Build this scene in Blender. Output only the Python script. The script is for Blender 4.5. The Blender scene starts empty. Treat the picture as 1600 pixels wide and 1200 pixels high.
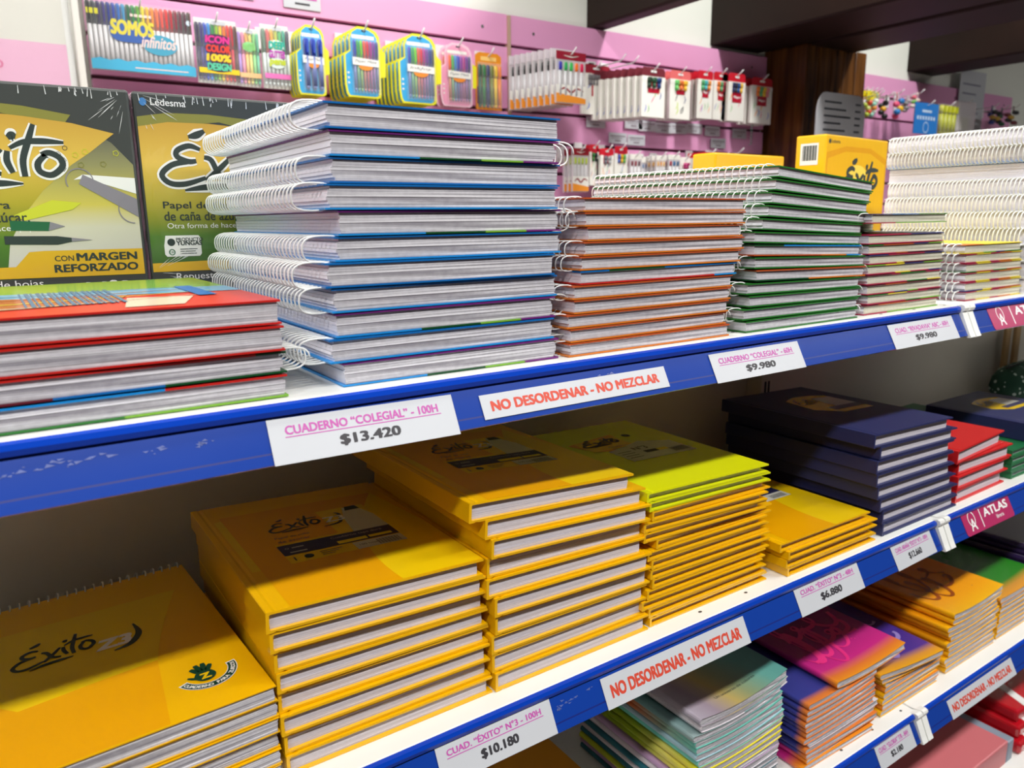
import bpy, bmesh, math, random
from mathutils import Vector, Matrix
random.seed(7)
PI = math.pi
scene = bpy.context.scene
COL = scene.collection
CZ = 1.5                                   # camera height above the floor

# ------------------------------------------------------------------ camera
F_PX, PITCH, YAW, ROLL = 1196.88, 0.2127, 0.9743, -0.0116
fh = Vector((math.cos(YAW), math.sin(YAW), 0)); up = Vector((0, 0, 1))
FW = fh*math.cos(PITCH) - up*math.sin(PITCH)
RT = Vector((math.sin(YAW), -math.cos(YAW), 0))
UPV = RT.cross(FW)
RT, UPV = RT*math.cos(ROLL) + UPV*math.sin(ROLL), UPV*math.cos(ROLL) - RT*math.sin(ROLL)
cam_d = bpy.data.cameras.new('camera'); cam = bpy.data.objects.new('camera', cam_d); COL.objects.link(cam)
cam_d.sensor_width = 36; cam_d.lens = F_PX/1600*36; cam_d.clip_start = .02; cam_d.clip_end = 60
cam.matrix_world = Matrix(((RT.x, UPV.x, -FW.x, 0), (RT.y, UPV.y, -FW.y, 0), (RT.z, UPV.z, -FW.z, CZ), (0, 0, 0, 1)))
cam_d.dof.use_dof = True; cam_d.dof.focus_distance = .72; cam_d.dof.aperture_fstop = 9.5
scene.camera = cam

# ------------------------------------------------------------------ light and exposure
world = bpy.data.worlds.new('shop_air'); scene.world = world; world.use_nodes = True
bg = world.node_tree.nodes['Background']; bg.inputs[0].default_value = (.93, .97, 1, 1); bg.inputs[1].default_value = .05
vs = scene.view_settings; vs.view_transform = 'Standard'; vs.look = 'None'; vs.gamma = 1; vs.use_curve_mapping = False
vs.exposure = 0.0

def lamp(name, x, y, z, sx, sy, power, col=(1, .985, .95), rx=0):
    d = bpy.data.lights.new(name, 'AREA'); d.shape = 'RECTANGLE'; d.size = sx; d.size_y = sy; d.energy = power; d.color = col
    o = bpy.data.objects.new(name, d); COL.objects.link(o); o.location = (x, y, z + CZ); o.rotation_euler = (rx, 0, 0); return o
for i, x in enumerate((-1.5, .15, 1.8, 3.45, 5.1)):
    lamp('ceiling_tube', x, -.62, 1.42, 1.25, .15, 33)
for i, (x, w_) in enumerate(((-.7, 25), (.75, 25), (2.10, 29), (3.35, 25))):
    lamp('wall_fill_light', x, 1.02, 1.36, .12, 1.1, w_)  # added lights out of view that brighten the pink wall and top shelf

def P(px, py, Y):                          # point of the plane y=Y that the photo shows at a pixel
    v = RT*((px-800)/F_PX) - UPV*((py-600)/F_PX) + FW
    v = v*(Y/v.y); return Vector((v.x, v.y, v.z + CZ))

# ------------------------------------------------------------------ materials
def lin(c): return tuple((x/255/12.92 if x/255 <= .04045 else ((x/255+.055)/1.055)**2.4) for x in c) + (1,)
MATS = {}
def mat(name, rgb, rough=.5, spec=.5, metal=0, coat=0, noise=0, nscale=60, bump=0, bscale=200, trans=0, alpha=1, emit=0):
    if name in MATS: return MATS[name]
    m = bpy.data.materials.new(name); m.use_nodes = True; nt = m.node_tree; b = nt.nodes['Principled BSDF']
    c = lin(rgb); b.inputs['Base Color'].default_value = c
    b.inputs['Roughness'].default_value = rough; b.inputs['Specular IOR Level'].default_value = spec; b.inputs['Metallic'].default_value = metal
    b.inputs['Coat Weight'].default_value = coat; b.inputs['Coat Roughness'].default_value = .08
    b.inputs['Transmission Weight'].default_value = trans; b.inputs['Alpha'].default_value = alpha
    tc = nt.nodes.new('ShaderNodeTexCoord')
    if noise:
        n = nt.nodes.new('ShaderNodeTexNoise'); n.inputs['Scale'].default_value = nscale; nt.links.new(tc.outputs['Object'], n.inputs['Vector'])
        mx = nt.nodes.new('ShaderNodeMix'); mx.data_type = 'RGBA'
        mx.inputs[6].default_value = tuple(v*(1-noise) for v in c[:3]) + (1,); mx.inputs[7].default_value = tuple(min(1, v*(1+noise)) for v in c[:3]) + (1,)
        nt.links.new(n.outputs['Fac'], mx.inputs[0]); nt.links.new(mx.outputs[2], b.inputs['Base Color'])
    if bump:
        n = nt.nodes.new('ShaderNodeTexNoise'); n.inputs['Scale'].default_value = bscale; nt.links.new(tc.outputs['Object'], n.inputs['Vector'])
        bp = nt.nodes.new('ShaderNodeBump'); bp.inputs['Strength'].default_value = bump; bp.inputs['Distance'].default_value = .002
        nt.links.new(n.outputs['Fac'], bp.inputs['Height']); nt.links.new(bp.outputs[0], b.inputs['Normal'])
    if emit:
        b.inputs['Emission Color'].default_value = c; b.inputs['Emission Strength'].default_value = emit
    MATS[name] = m; return m

def ramp_mat(name, axis, stops, rough=.35, diag=None, noise=0, nscale=12, coat=0):
    """printed colour that runs along an axis of the thing itself (object coordinates, metres)"""
    if name in MATS: return MATS[name]
    m = bpy.data.materials.new(name); m.use_nodes = True; nt = m.node_tree; b = nt.nodes['Principled BSDF']
    b.inputs['Roughness'].default_value = rough; b.inputs['Coat Weight'].default_value = coat
    tc = nt.nodes.new('ShaderNodeTexCoord'); dp = nt.nodes.new('ShaderNodeVectorMath'); dp.operation = 'DOT_PRODUCT'
    dp.inputs[1].default_value = diag or {'x': (1, 0, 0), 'y': (0, 1, 0), 'z': (0, 0, 1)}[axis]
    nt.links.new(tc.outputs['Object'], dp.inputs[0]); src = dp.outputs['Value']
    if noise:
        n = nt.nodes.new('ShaderNodeTexNoise'); n.inputs['Scale'].default_value = nscale; nt.links.new(tc.outputs['Object'], n.inputs['Vector'])
        ma = nt.nodes.new('ShaderNodeMath'); ma.operation = 'MULTIPLY_ADD'; nt.links.new(n.outputs['Fac'], ma.inputs[0]); ma.inputs[1].default_value = noise
        nt.links.new(src, ma.inputs[2]); src = ma.outputs[0]
    lo, hi = stops[0][0], stops[-1][0]
    mr = nt.nodes.new('ShaderNodeMapRange'); mr.inputs[1].default_value = lo; mr.inputs[2].default_value = hi; nt.links.new(src, mr.inputs[0])
    cr = nt.nodes.new('ShaderNodeValToRGB'); e = cr.color_ramp.elements
    while len(e) < len(stops): e.new(.5)
    for k, (p, c) in enumerate(stops): e[k].position = (p-lo)/(hi-lo); e[k].color = lin(c)
    nt.links.new(mr.outputs[0], cr.inputs[0]); nt.links.new(cr.outputs[0], b.inputs['Base Color'])
    MATS[name] = m; return m

def page_mat(name, dark, light, zs=1500, var=.5):
    """edges of a paper block: fine leaves stacked along the block's own z"""
    m = bpy.data.materials.new(name); m.use_nodes = True; nt = m.node_tree; b = nt.nodes['Principled BSDF']; b.inputs['Roughness'].default_value = .8
    b.inputs['Specular IOR Level'].default_value = .15
    tc = nt.nodes.new('ShaderNodeTexCoord'); mp = nt.nodes.new('ShaderNodeMapping'); mp.inputs['Scale'].default_value = (5, 5, zs)
    nt.links.new(tc.outputs['Object'], mp.inputs[0])
    n = nt.nodes.new('ShaderNodeTexNoise'); n.inputs['Scale'].default_value = 1; n.inputs['Detail'].default_value = 2; nt.links.new(mp.outputs[0], n.inputs['Vector'])
    n2 = nt.nodes.new('ShaderNodeTexNoise'); n2.inputs['Scale'].default_value = 260; n2.inputs['Detail'].default_value = 3; nt.links.new(tc.outputs['Object'], n2.inputs['Vector'])
    ad = nt.nodes.new('ShaderNodeMath'); ad.operation = 'MULTIPLY_ADD'; ad.inputs[1].default_value = .10; nt.links.new(n2.outputs['Fac'], ad.inputs[0]); nt.links.new(n.outputs['Fac'], ad.inputs[2])
    cr = nt.nodes.new('ShaderNodeValToRGB'); cr.color_ramp.elements[0].position = .42; cr.color_ramp.elements[0].color = lin(dark)
    cr.color_ramp.elements[1].position = .42 + var*.6; cr.color_ramp.elements[1].color = lin(light)
    nt.links.new(ad.outputs[0], cr.inputs[0]); nt.links.new(cr.outputs[0], b.inputs['Base Color'])
    MATS[name] = m; return m

PAGE = page_mat('paper_edges', (146, 142, 150), (238, 236, 241), 900)
PAGE_SIDE = mat('paper_lit_side', (240, 238, 248), .75, .1, noise=.05, nscale=300)  # cut left page sides, coloured paler for the light from the left
PAGE_CREAM = page_mat('cream_paper_edges', (176, 172, 154), (240, 236, 218), 900)
PAGE_GREY = page_mat('fine_paper_edges', (190, 184, 192), (226, 220, 228), 2200)
WIRE = mat('white_wire', (240, 242, 240), .28)
BLUE_RAIL = mat('blue_rail_plastic', (16, 60, 156), .22, .5, coat=.3, bump=.05, bscale=25)
BLUE_LIP = mat('blue_rail_lip', (4, 64, 186), .2, coat=.3)
RESIDUE = mat('tape_residue', (88, 104, 170), .45, noise=.5, nscale=400)
WHITE_METAL = mat('white_metal', (243, 244, 240), .35, noise=.03, nscale=9)
PANEL_GREY = mat('grey_back_panel', (205, 198, 186), .6, noise=.05, nscale=5)
LABEL_PAPER = mat('label_paper', (203, 206, 212), .35, coat=.3, noise=.02, nscale=40)
INK_PINK = mat('magenta_ink', (196, 84, 172), .5)
INK_BLACK = mat('black_ink', (52, 50, 56), .5)
INK_RED = mat('red_ink', (212, 70, 48), .5)
INK_DARK = mat('dark_green_ink', (50, 62, 60), .45)
WHITE = mat('white_print', (240, 240, 238), .45)
WINE = mat('wine_red_sticker', (176, 44, 96), .35)
PINK_SLAT = mat('pink_slatwall_laminate', (230, 162, 204), .3, .5, noise=.03, nscale=3)
GROOVE = mat('dark_groove', (86, 40, 56), .7)
WALL_W = mat('white_plaster', (232, 236, 226), .85, bump=.2, bscale=30, noise=.03, nscale=4)
CHROME = mat('steel_wire', (205, 205, 205), .25, metal=.9)

# ------------------------------------------------------------------ mesh helpers
_txt = {}
def text_geo(s, shear=0.):
    k = (s, shear)
    if k in _txt: return _txt[k]
    cu = bpy.data.curves.new('lettering', 'FONT'); cu.body = s; cu.size = 1; cu.shear = shear; cu.resolution_u = 3; cu.fill_mode = 'FRONT'
    o = bpy.data.objects.new('lettering', cu); COL.objects.link(o)
    dg = bpy.context.evaluated_depsgraph_get(); ev = o.evaluated_get(dg); me = ev.to_mesh()
    V = [(v.co.x, v.co.y) for v in me.vertices]; Fc = [tuple(p.vertices) for p in me.polygons]
    ev.to_mesh_clear(); bpy.data.objects.remove(o); bpy.data.curves.remove(cu)
    x0 = min(v[0] for v in V); x1 = max(v[0] for v in V); y0 = min(v[1] for v in V); y1 = max(v[1] for v in V)
    _txt[k] = ([(x-x0, y-y0) for x, y in V], Fc, x1-x0, y1-y0); return _txt[k]

class MB:
    """collects shapes for ONE mesh object"""
    def __init__(s): s.v = []; s.f = []; s.m = []; s.sm = []
    def add(s, V, Fc, m=0, smooth=False):
        o = len(s.v); s.v += [tuple(v) for v in V]; s.f += [tuple(i+o for i in f) for f in Fc]; s.m += [m]*len(Fc); s.sm += [smooth]*len(Fc); return s
    def box(s, x0, x1, y0, y1, z0, z1, m=0):
        V = [(x, y, z) for z in (z0, z1) for y in (y0, y1) for x in (x0, x1)]
        return s.add(V, [(0, 2, 3, 1), (4, 5, 7, 6), (0, 1, 5, 4), (2, 6, 7, 3), (0, 4, 6, 2), (1, 3, 7, 5)], m)
    def bevbox(s, x0, x1, y0, y1, z0, z1, b, m=0):
        """box with chamfered vertical and horizontal edges"""
        bm = bmesh.new(); bmesh.ops.create_cube(bm, size=1)
        for v in bm.verts: v.co = ((x0+x1)/2 + v.co.x*(x1-x0), (y0+y1)/2 + v.co.y*(y1-y0), (z0+z1)/2 + v.co.z*(z1-z0))
        bmesh.ops.bevel(bm, geom=bm.edges[:], offset=b, segments=2, affect='EDGES', profile=.5)
        bm.verts.index_update(); s.add([v.co[:] for v in bm.verts], [tuple(v.index for v in f.verts) for f in bm.faces], m); bm.free(); return s
    def prism_x(s, prof, x0, x1, m=0, ms=None):
        """closed (y,z) outline drawn out along x"""
        n = len(prof); V = [(x, y, z) for x in (x0, x1) for y, z in prof]; o = len(s.v)
        s.v += V
        for i in range(n):
            j = (i+1) % n; s.f.append((o+i, o+j, o+n+j, o+n+i)); s.m.append(ms[i] if ms else m); s.sm.append(False)
        s.f.append(tuple(o+i for i in range(n))[::-1]); s.m.append(m); s.sm.append(False)
        s.f.append(tuple(o+n+i for i in range(n))); s.m.append(m); s.sm.append(False); return s
    def prism(s, poly, fr, d0, d1, m=0):
        """closed outline in a frame (O,U,V,N), from depth d0 to d1 along N"""
        O, U, V_, N = fr; n = len(poly)
        A = [O+U*u+V_*v+N*d0 for u, v in poly]; B = [O+U*u+V_*v+N*d1 for u, v in poly]
        return s.add(A+B, [tuple(range(n))[::-1], tuple(range(n, 2*n))] + [(i, (i+1) % n, n+(i+1) % n, n+i) for i in range(n)], m)
    def poly(s, poly, fr, d, m=0):
        O, U, V_, N = fr; return s.add([O+U*u+V_*v+N*d for u, v in poly], [tuple(range(len(poly)))], m)
    def rect(s, u0, u1, v0, v1, fr, d, m=0): return s.poly([(u0, v0), (u1, v0), (u1, v1), (u0, v1)], fr, d, m)
    def ribbon(s, pts, w, fr, d, m=0, sub=5):
        """brush stroke: Catmull-Rom through pts (u,v[,relative width])"""
        Q = [(p[0], p[1], p[2] if len(p) > 2 else 1) for p in pts]; L = []
        for i in range(len(Q)-1):
            a, b, c, e = Q[max(i-1, 0)], Q[i], Q[i+1], Q[min(i+2, len(Q)-1)]
            for k in range(sub):
                t = k/sub; L.append(tuple(.5*(2*b[j]+(c[j]-a[j])*t+(2*a[j]-5*b[j]+4*c[j]-e[j])*t*t+(3*b[j]-a[j]-3*c[j]+e[j])*t**3) for j in range(3)))
        L.append(Q[-1]); O, U, V_, N = fr; V = []
        for i, p in enumerate(L):
            a = L[max(i-1, 0)]; b = L[min(i+1, len(L)-1)]; du, dv = b[0]-a[0], b[1]-a[1]; l = math.hypot(du, dv) or 1; nu, nv = -dv/l, du/l
            h = w*p[2]/2
            for sg in (1, -1): V.append(O+U*(p[0]+nu*h*sg)+V_*(p[1]+nv*h*sg)+N*d)
        return s.add(V, [(2*i+1, 2*i+3, 2*i+2, 2*i) for i in range(len(L)-1)], m)
    def disc(s, u, v, ru, rv, fr, d, m=0, n=20, a0=0, a1=2*PI):
        full = abs(a1-a0-2*PI) < 1e-6
        return s.poly([(u+ru*math.cos(a0+(a1-a0)*k/(n if full else n-1)), v+rv*math.sin(a0+(a1-a0)*k/(n if full else n-1))) for k in range(n)], fr, d, m)
    def ring(s, u, v, r0, r1, fr, d, m=0, n=28, a0=0, a1=2*PI, ry=1):
        O, U, V_, N = fr; V = []
        for k in range(n+1):
            a = a0+(a1-a0)*k/n
            for r in (r0, r1): V.append(O+U*(u+r*math.cos(a))+V_*(v+r*ry*math.sin(a))+N*d)
        return s.add(V, [(2*i, 2*i+1, 2*i+3, 2*i+2) for i in range(n)], m)
    def text(s, t, u, v, h, fr, d, m=0, w=None, shear=0, bold=0, align='l', hfit=None):
        """lettering h tall (cap box), optionally squeezed to width w"""
        V, Fc, tw, th = text_geo(t, shear); k = h/(hfit if hfit else th); kw = w/tw if w else k
        if align == 'c': u -= tw*kw/2
        if align == 'r': u -= tw*kw
        O, U, V_, N = fr
        for i, (bx, by) in enumerate(((0, 0), (1, .5), (-1, -.5), (.5, -.6), (-.5, .6)) if bold else ((0, 0),)):      # heavier lettering: struck more than once
            s.add([O+U*(u+(x+bx*bold*1.3)*kw)+V_*(v+(y+by*bold*1.3)*k)+N*(d+.00001*i) for x, y in V], Fc, m)
        return s
    def tube(s, pts, r, n=6, m=0, closed=False):
        pts = [Vector(p) for p in pts]; L = len(pts); V = []; prev = None
        for i, p in enumerate(pts):
            a = pts[(i-1) % L] if (closed or i) else p; b = pts[(i+1) % L] if (closed or i < L-1) else p
            t = (b-a).normalized()
            if prev is None: prev = t.orthogonal().normalized()
            nn = (prev - t*prev.dot(t)).normalized(); prev = nn; bb = t.cross(nn)
            rr = r[i] if isinstance(r, (list, tuple)) else r
            for k in range(n): V.append(p+nn*(rr*math.cos(2*PI*k/n))+bb*(rr*math.sin(2*PI*k/n)))
        Fc = []
        for i in range(L if closed else L-1):
            j = (i+1) % L
            for k in range(n): Fc.append((i*n+k, i*n+(k+1) % n, j*n+(k+1) % n, j*n+k))
        if not closed: Fc += [tuple(range(n))[::-1], tuple(range((L-1)*n, L*n))]
        return s.add(V, Fc, m, True)
    def warp(s, fn): s.v = [tuple(fn(*v)) for v in s.v]; return s
    def mesh(s, name, mats):
        me = bpy.data.meshes.new(name); me.from_pydata(s.v, [], s.f)
        for m in mats: me.materials.append(m)
        me.polygons.foreach_set('material_index', s.m); me.polygons.foreach_set('use_smooth', s.sm); me.update(); return me
    def build(s, name, mats, parent=None):
        return link(name, s.mesh(name, mats if isinstance(mats, (list, tuple)) else [mats]), parent)

def link(name, me, parent=None):
    o = bpy.data.objects.new(name, me); COL.objects.link(o)
    if parent: o.parent = parent
    return o
def tag(o, label, cat, group=None, kind=None):
    if label: o['label'] = label
    if cat: o['category'] = cat
    if group: o['group'] = group
    if kind: o['kind'] = kind
    return o
def thing(name, label, cat, loc, rot=(0, 0, 0), group=None):
    o = bpy.data.objects.new(name, None); COL.objects.link(o); o.empty_display_size = .03
    o.location = loc; o.rotation_euler = rot; return tag(o, label, cat, group)
def struct(name, mb, mats): o = mb.build(name, mats); o['kind'] = 'structure'; return o
X_, Y_, Z_ = Vector((1, 0, 0)), Vector((0, 1, 0)), Vector((0, 0, 1))
def top_frame(z): return (Vector((0, 0, z)), X_, Y_, Z_)          # print on the upper face of a book (u right, v to the back)
ORD = ['first', 'second', 'third', 'fourth', 'fifth', 'sixth', 'seventh', 'eighth', 'ninth', 'tenth', 'eleventh', 'twelfth', 'thirteenth', 'fourteenth', 'fifteenth', 'sixteenth', 'seventeenth', 'eighteenth']
def nth(i, n): return 'topmost' if i == 0 else ('bottom one' if i == n-1 else ORD[i] + ' from the top')
# ------------------------------------------------------------------ hand-lettered logo, as brush strokes in a unit box (about 1.05 wide, 1 tall)
LOGO = [[(.33, .74, .7), (.24, .79), (.14, .72), (.13, .62), (.22, .55), (.29, .56, .8)], [(.22, .55), (.08, .49), (-.01, .34), (.05, .21), (.18, .2), (.36, .3, .7)], [(.24, .93, .6), (.31, .96, 1.3), (.38, 1.03, .7)],
        [(.36, .62, .8), (.42, .58), (.48, .36), (.58, .3, .7)], [(.60, .64, .7), (.5, .47), (.36, .26, .8)], [(.64, .62, .8), (.63, .48), (.66, .32, .8)], [(.655, .80, .8), (.685, .83, 1.4), (.71, .82, .8)],
        [(.84, 1.0, .7), (.79, .76), (.74, .5), (.74, .27, .9)], [(.66, .66, .6), (.76, .75, .9), (.9, .77), (1.04, .76, .5)],
        [(.9, .58, .8), (.84, .46), (.85, .34), (.93, .30), (1.01, .42), (1.0, .54), (.93, .61), (.87, .58, .8)], [(.17, .10, .4), (.34, .15, 1.1), (.56, .17, 1.1), (.72, .17, .3)]]
def logo(mb, u, v, w, h, fr, d, m, halo=None, thick=.058):
    for k_, st in enumerate(LOGO):
        d += .000012
        pts = [(u+p[0]*w, v+p[1]*h) + tuple(p[2:]) for p in st]
        if halo is not None: mb.ribbon(pts, thick*w*1.75, fr, d-.00012, halo)
        mb.ribbon(pts, thick*w, fr, d, m)

# ------------------------------------------------------------------ the room
def room():
    struct('floor', MB().box(-4, 9, -5, 2.16, -.1, 0), mat('grey_floor_tile', (104, 92, 86), .4, noise=.12, nscale=6))
    struct('wall_back', MB().box(-4, 9, 2.135, 2.25, 0, 3.1), WALL_W)
    struct('ceiling', MB().box(-4, 9, -5, 2.16, 3.05, 3.15), mat('dark_ceiling_boards', (70, 52, 44), .7, noise=.3, nscale=8))
    wood = bpy.data.materials.new('dark_varnished_wood'); wood.use_nodes = True; nt = wood.node_tree; b = nt.nodes['Principled BSDF']; b.inputs['Roughness'].default_value = .25
    tc = nt.nodes.new('ShaderNodeTexCoord'); mp = nt.nodes.new('ShaderNodeMapping'); mp.inputs['Scale'].default_value = (14, 14, 1.2); nt.links.new(tc.outputs['Object'], mp.inputs[0])
    n = nt.nodes.new('ShaderNodeTexNoise'); n.inputs['Scale'].default_value = 2; n.inputs['Detail'].default_value = 5; nt.links.new(mp.outputs[0], n.inputs['Vector'])
    cr = nt.nodes.new('ShaderNodeValToRGB'); cr.color_ramp.elements[0].position = .35; cr.color_ramp.elements[0].color = lin((58, 34, 16)); cr.color_ramp.elements[1].position = .7; cr.color_ramp.elements[1].color = lin((128, 82, 38))
    nt.links.new(n.outputs['Fac'], cr.inputs[0]); nt.links.new(cr.outputs[0], b.inputs['Base Color'])
    beam = mat('dark_beam_wood', (34, 19, 13), .55, .25, noise=.35, nscale=7)
    # post faced with upright boards
    mb = MB()
    for k in range(5): mb.bevbox(2.685+k*.079, 2.685+k*.079+.076, 1.93, 2.13, .0, 2.14, .006)
    mb.box(2.69, 3.07, 1.945, 2.12, 0, 2.13)
    struct('trim_1', mb, wood)
    for i, (x0, x1, z0, z1) in enumerate(((1.768, 1.832, .616, 1.05), (2.372, 2.655, .63, 1.2), (2.70, 2.985, .632, 1.2), (3.737, 3.98, .66, 1.2))):
        struct('trim_%d' % (i+2), MB().bevbox(x0, x1, .45, 2.14, z0+CZ, z1+CZ, .008), beam)
    struct('trim_6', MB().bevbox(-4, 9, 2.04, 2.14, 1.2+CZ, 1.5+CZ, .01), beam)
    # pink slatwall boards, a thing each: boards between dark grooves
    for k, (x0, x1, lab) in enumerate(((.262, 1.424, 'pink slatwall board behind the pen blister packs, left of the seam'), (1.434, 2.668, 'pink slatwall board between the seam and the wooden post'),
                                      (3.085, 4.23, 'pink slatwall board right of the wooden post'), (4.25, 4.75, 'short pink slatwall board at the far right with a white notice'))):
        t = thing('slatwall_panel', lab, 'wall panel', ((x0+x1)/2, 2.13, 0.2), group=None)
        w = (x1-x0)/2
        m = MB(); z = .613+CZ-.2
        m.bevbox(-w, w, -.028, -.004, z-.085, z, .0015); zz = z-.094
        while zz > 0.2:
            m.bevbox(-w, w, -.028, -.004, zz-.0855, zz, .0015); zz -= .095
        m.build('slats', PINK_SLAT, t)
        MB().box(-w+.001, w-.001, -.012, .0, .1, z-.002).build('groove_backing', GROOVE, t)
        s = MB()
        for sx in (-w+.09, w-.09): s.disc(sx, z-.045, .005, .005, (Vector((0, -.0285, 0)), X_, Z_, -Y_), .0004)
        s.build('screw', CHROME, t)
    MB().box(1.424, 1.434, 2.096, 2.13, .3, 2.11).build('seam_strip', mat('seam_brown', (190, 160, 140), .5))
    o = bpy.data.objects['seam_strip']; tag(o, 'narrow upright strip in the seam between two pink boards', 'trim strip')
room()

# ------------------------------------------------------------------ gondola shelving
SH = [(-.1186+CZ), (-.4183+CZ), (-.7228+CZ), (-1.030+CZ)]         # upper faces of the shelves
RAIL = [(0, .0), (-.0035, -.0012), (-.0048, -.0045), (-.0038, -.0082), (-.0016, -.0094), (-.0125, -.0300), (-.01313, -.0312), (-.01647, -.0375), (-.0152, -.0385), (.002, -.0375), (.003, -.004)]
RAIL_M = [1, 1, 1, 2, 0, 2, 0, 1, 1, 1, 1]
SLOPE_O = Vector((0, .4984, -.0094)); SLOPE_D = (Vector((0, .4875, -.0300)) - SLOPE_O).normalized(); SLOPE_N = X_.cross(-SLOPE_D).normalized()
def rail_frame(x, level, down=0): return (Vector((x, SLOPE_O.y, SH[level]+SLOPE_O.z)) + SLOPE_D*down, X_, -SLOPE_D, SLOPE_N)
def gondola(x0, x1, label, levels):
    t = thing('shelf_unit', label, 'shelving', ((x0+x1)/2, .66, 0)); lo = Vector((-(x0+x1)/2, -.66, 0)); xa, xb = x0+lo.x, x1+lo.x
    for i in levels:
        z = SH[i]; back = 1.12 if i == 0 else .826
        m = MB(); m.bevbox(xa, xb, .500-.66, back-.66, z-.026, z, .002)
        # punched holes along the front lip
        for k in range(14): m.disc(xb-.02-.03*(k % 2)-.075*(k//2), .014-.66+.5+.012*(k % 2), .0026, .0018, top_frame(z), .0003, 1, 8)
        m.build('shelf', [WHITE_METAL, mat('hole_dark', (60, 58, 56), .8)], t)
        r = MB(); prof = [(y+.5-.66, zz+z) for y, zz in RAIL]
        r.prism_x(prof, xa+.013, xb-.013, 0, RAIL_M)
        rng = random.Random(i*7+int(x0*10)+3)
        fr = (Vector((0, SLOPE_O.y-.66, z+SLOPE_O.z)), X_, -SLOPE_D, SLOPE_N)
        spots = {0: [(.012, .05, 30), (.075, .008, 7), (.098, .01, 8), (.42, .05, 14)], 1: [(.395, .03, 16)]}.get(i, []) if x0 < 0 else []
        for cx, sp, n in spots:
            for k in range(n):
                a = rng.uniform(0, 6.3); u = cx-lo.x*0+lo.x+rng.gauss(0, sp*.4); v = -.0085+rng.gauss(0, .0014)-(.002 if i == 1 else 0) + (u-cx-lo.x)*.05
                s_ = rng.uniform(.0006, .0026); r.poly([(u+s_*1.8*math.cos(a+j*2.1)*rng.uniform(.4, 1), v+s_*.7*math.sin(a+j*2.1)*rng.uniform(.5, 1)) for j in range(3)], fr, .00025, 3)
        r.build('price_rail', [BLUE_RAIL, BLUE_LIP, mat('rail_crease_shade', (14, 34, 120), .4), RESIDUE], t)  # darker blue strips paint crease shade into the rail colour
        for xe in (xa, xb-.0125):                              # white end caps that wrap the rail
            c = MB(); pr = [(y-.004 if y < .002 else y+.01, zz) for y, zz in RAIL]
            c.prism_x([(y+.5-.66, zz+z+(.002 if zz > -.02 else -.002)) for y, zz in pr], xe, xe+.0125); c.build('end_cap', WHITE_METAL, t)
    MB().box(xa+(.016 if x0 > 0 else 0), xb, .832-.66, .845-.66, .05, SH[0]-.03).build('back_panel', PANEL_GREY, t)
    for xe in ((xa-.014, xb-.014) if x0 < 0 else (xb-.014,)):
        u = MB(); u.bevbox(xe, xe+.028, .80-.66, .831-.66, .02, SH[0]-.028, .002)
        for k in range(26): u.rect(xe+.007, xe+.012, .1+k*.05, .128+k*.05, (Vector((0, .80-.66, 0)), X_, Z_, -Y_), .0004, 1); u.rect(xe+.016, xe+.021, .1+k*.05, .128+k*.05, (Vector((0, .80-.66, 0)), X_, Z_, -Y_), .0004, 1)
        u.build('upright', [PANEL_GREY, mat('slot_dark', (25, 24, 24), .8)], t)
    return t
gondola(-.60, 1.0615, 'near bay of white metal shelving with blue price rails', (0, 1, 2, 3))
gondola(1.064, 2.40, 'far right bay of white metal shelving beyond the white end caps', (0, 1, 2, 3))

# ------------------------------------------------------------------ paper labels on the rails
def price_label(x0, x1, d0, d1, level, line1, price, label, tilt=0):
    w = x1-x0; sc = .0333/.0375; h = (d1-d0)*.0233/.0206
    fr = rail_frame(x0, level, d1*.0233/.0206-.0094); O, U, V, N = fr
    R = Matrix.Rotation(tilt, 3, N); U, V = R @ U, R @ V
    t = MB(); f2 = (Vector((0, 0, 0)), U, V, N)
    t.prism([(0, 0), (w, 0), (w, h), (0, h)], f2, .0006, .0009, 0)
    if price:
        t.text(line1, w*.08, h*.63, h*.19, f2, .0010, 1, w=w*.82, bold=.03)
        t.rect(w*.075, w*.915, h*.565, h*.588, f2, .0010, 1)
        t.text(price, w*.5, h*.2, h*.25, f2, .0010, 2, w=w*.32, bold=.04, align='c')
    else:
        t.text(line1, w*.045, h*.3, h*.40, f2, .0010, 3, w=w*.9, bold=.042)
    o = t.build('price_label' if price else 'notice_label', [LABEL_PAPER, INK_PINK, INK_BLACK, INK_RED]); o.location = O
    return tag(o, label, 'price label' if price else 'notice', 'paper labels on the rails')
NO = 'NO DESORDENAR - NO MEZCLAR'
price_label(.140, .280, .0095, .0372, 0, 'CUADERNO \u201cCOLEGIAL\u201d - 100H', '$13.420', 'white price label reading $13.420 on the top rail', -.012)
price_label(.304, .504, .0150, .0325, 0, NO, None, 'white notice strip with red NO DESORDENAR lettering on the top rail')
price_label(.566, .704, .0115, .0375, 0, 'CUADERNO \u201cCOLEGIAL\u201d - 60H', '$9.980', 'white price label under the green notebooks on the top rail, third paper from the left')
price_label(.877, 1.026, .0100, .0372, 0, 'CUAD. \u201cRIVADAVIA\u201d ABC - 60H', '$9.980', 'white price label on the top rail just left of the white end cap')
price_label(.256, .374, .0065, .0360, 1, 'CUAD. \u201c\u00c9XITO\u201d N\u00b03 - 100H', '$10.180', 'scuffed white price label reading $10.180 on the middle rail')
price_label(.434, .640, .0115, .0372, 1, NO, None, 'white notice strip with red NO DESORDENAR lettering on the middle rail')
price_label(.731, .858, .0050, .0368, 1, 'CUAD. \u201c\u00c9XITO\u201d N\u00b03 - 48H', '$6.880', 'white price label reading $6.880 on the middle rail')
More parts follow.
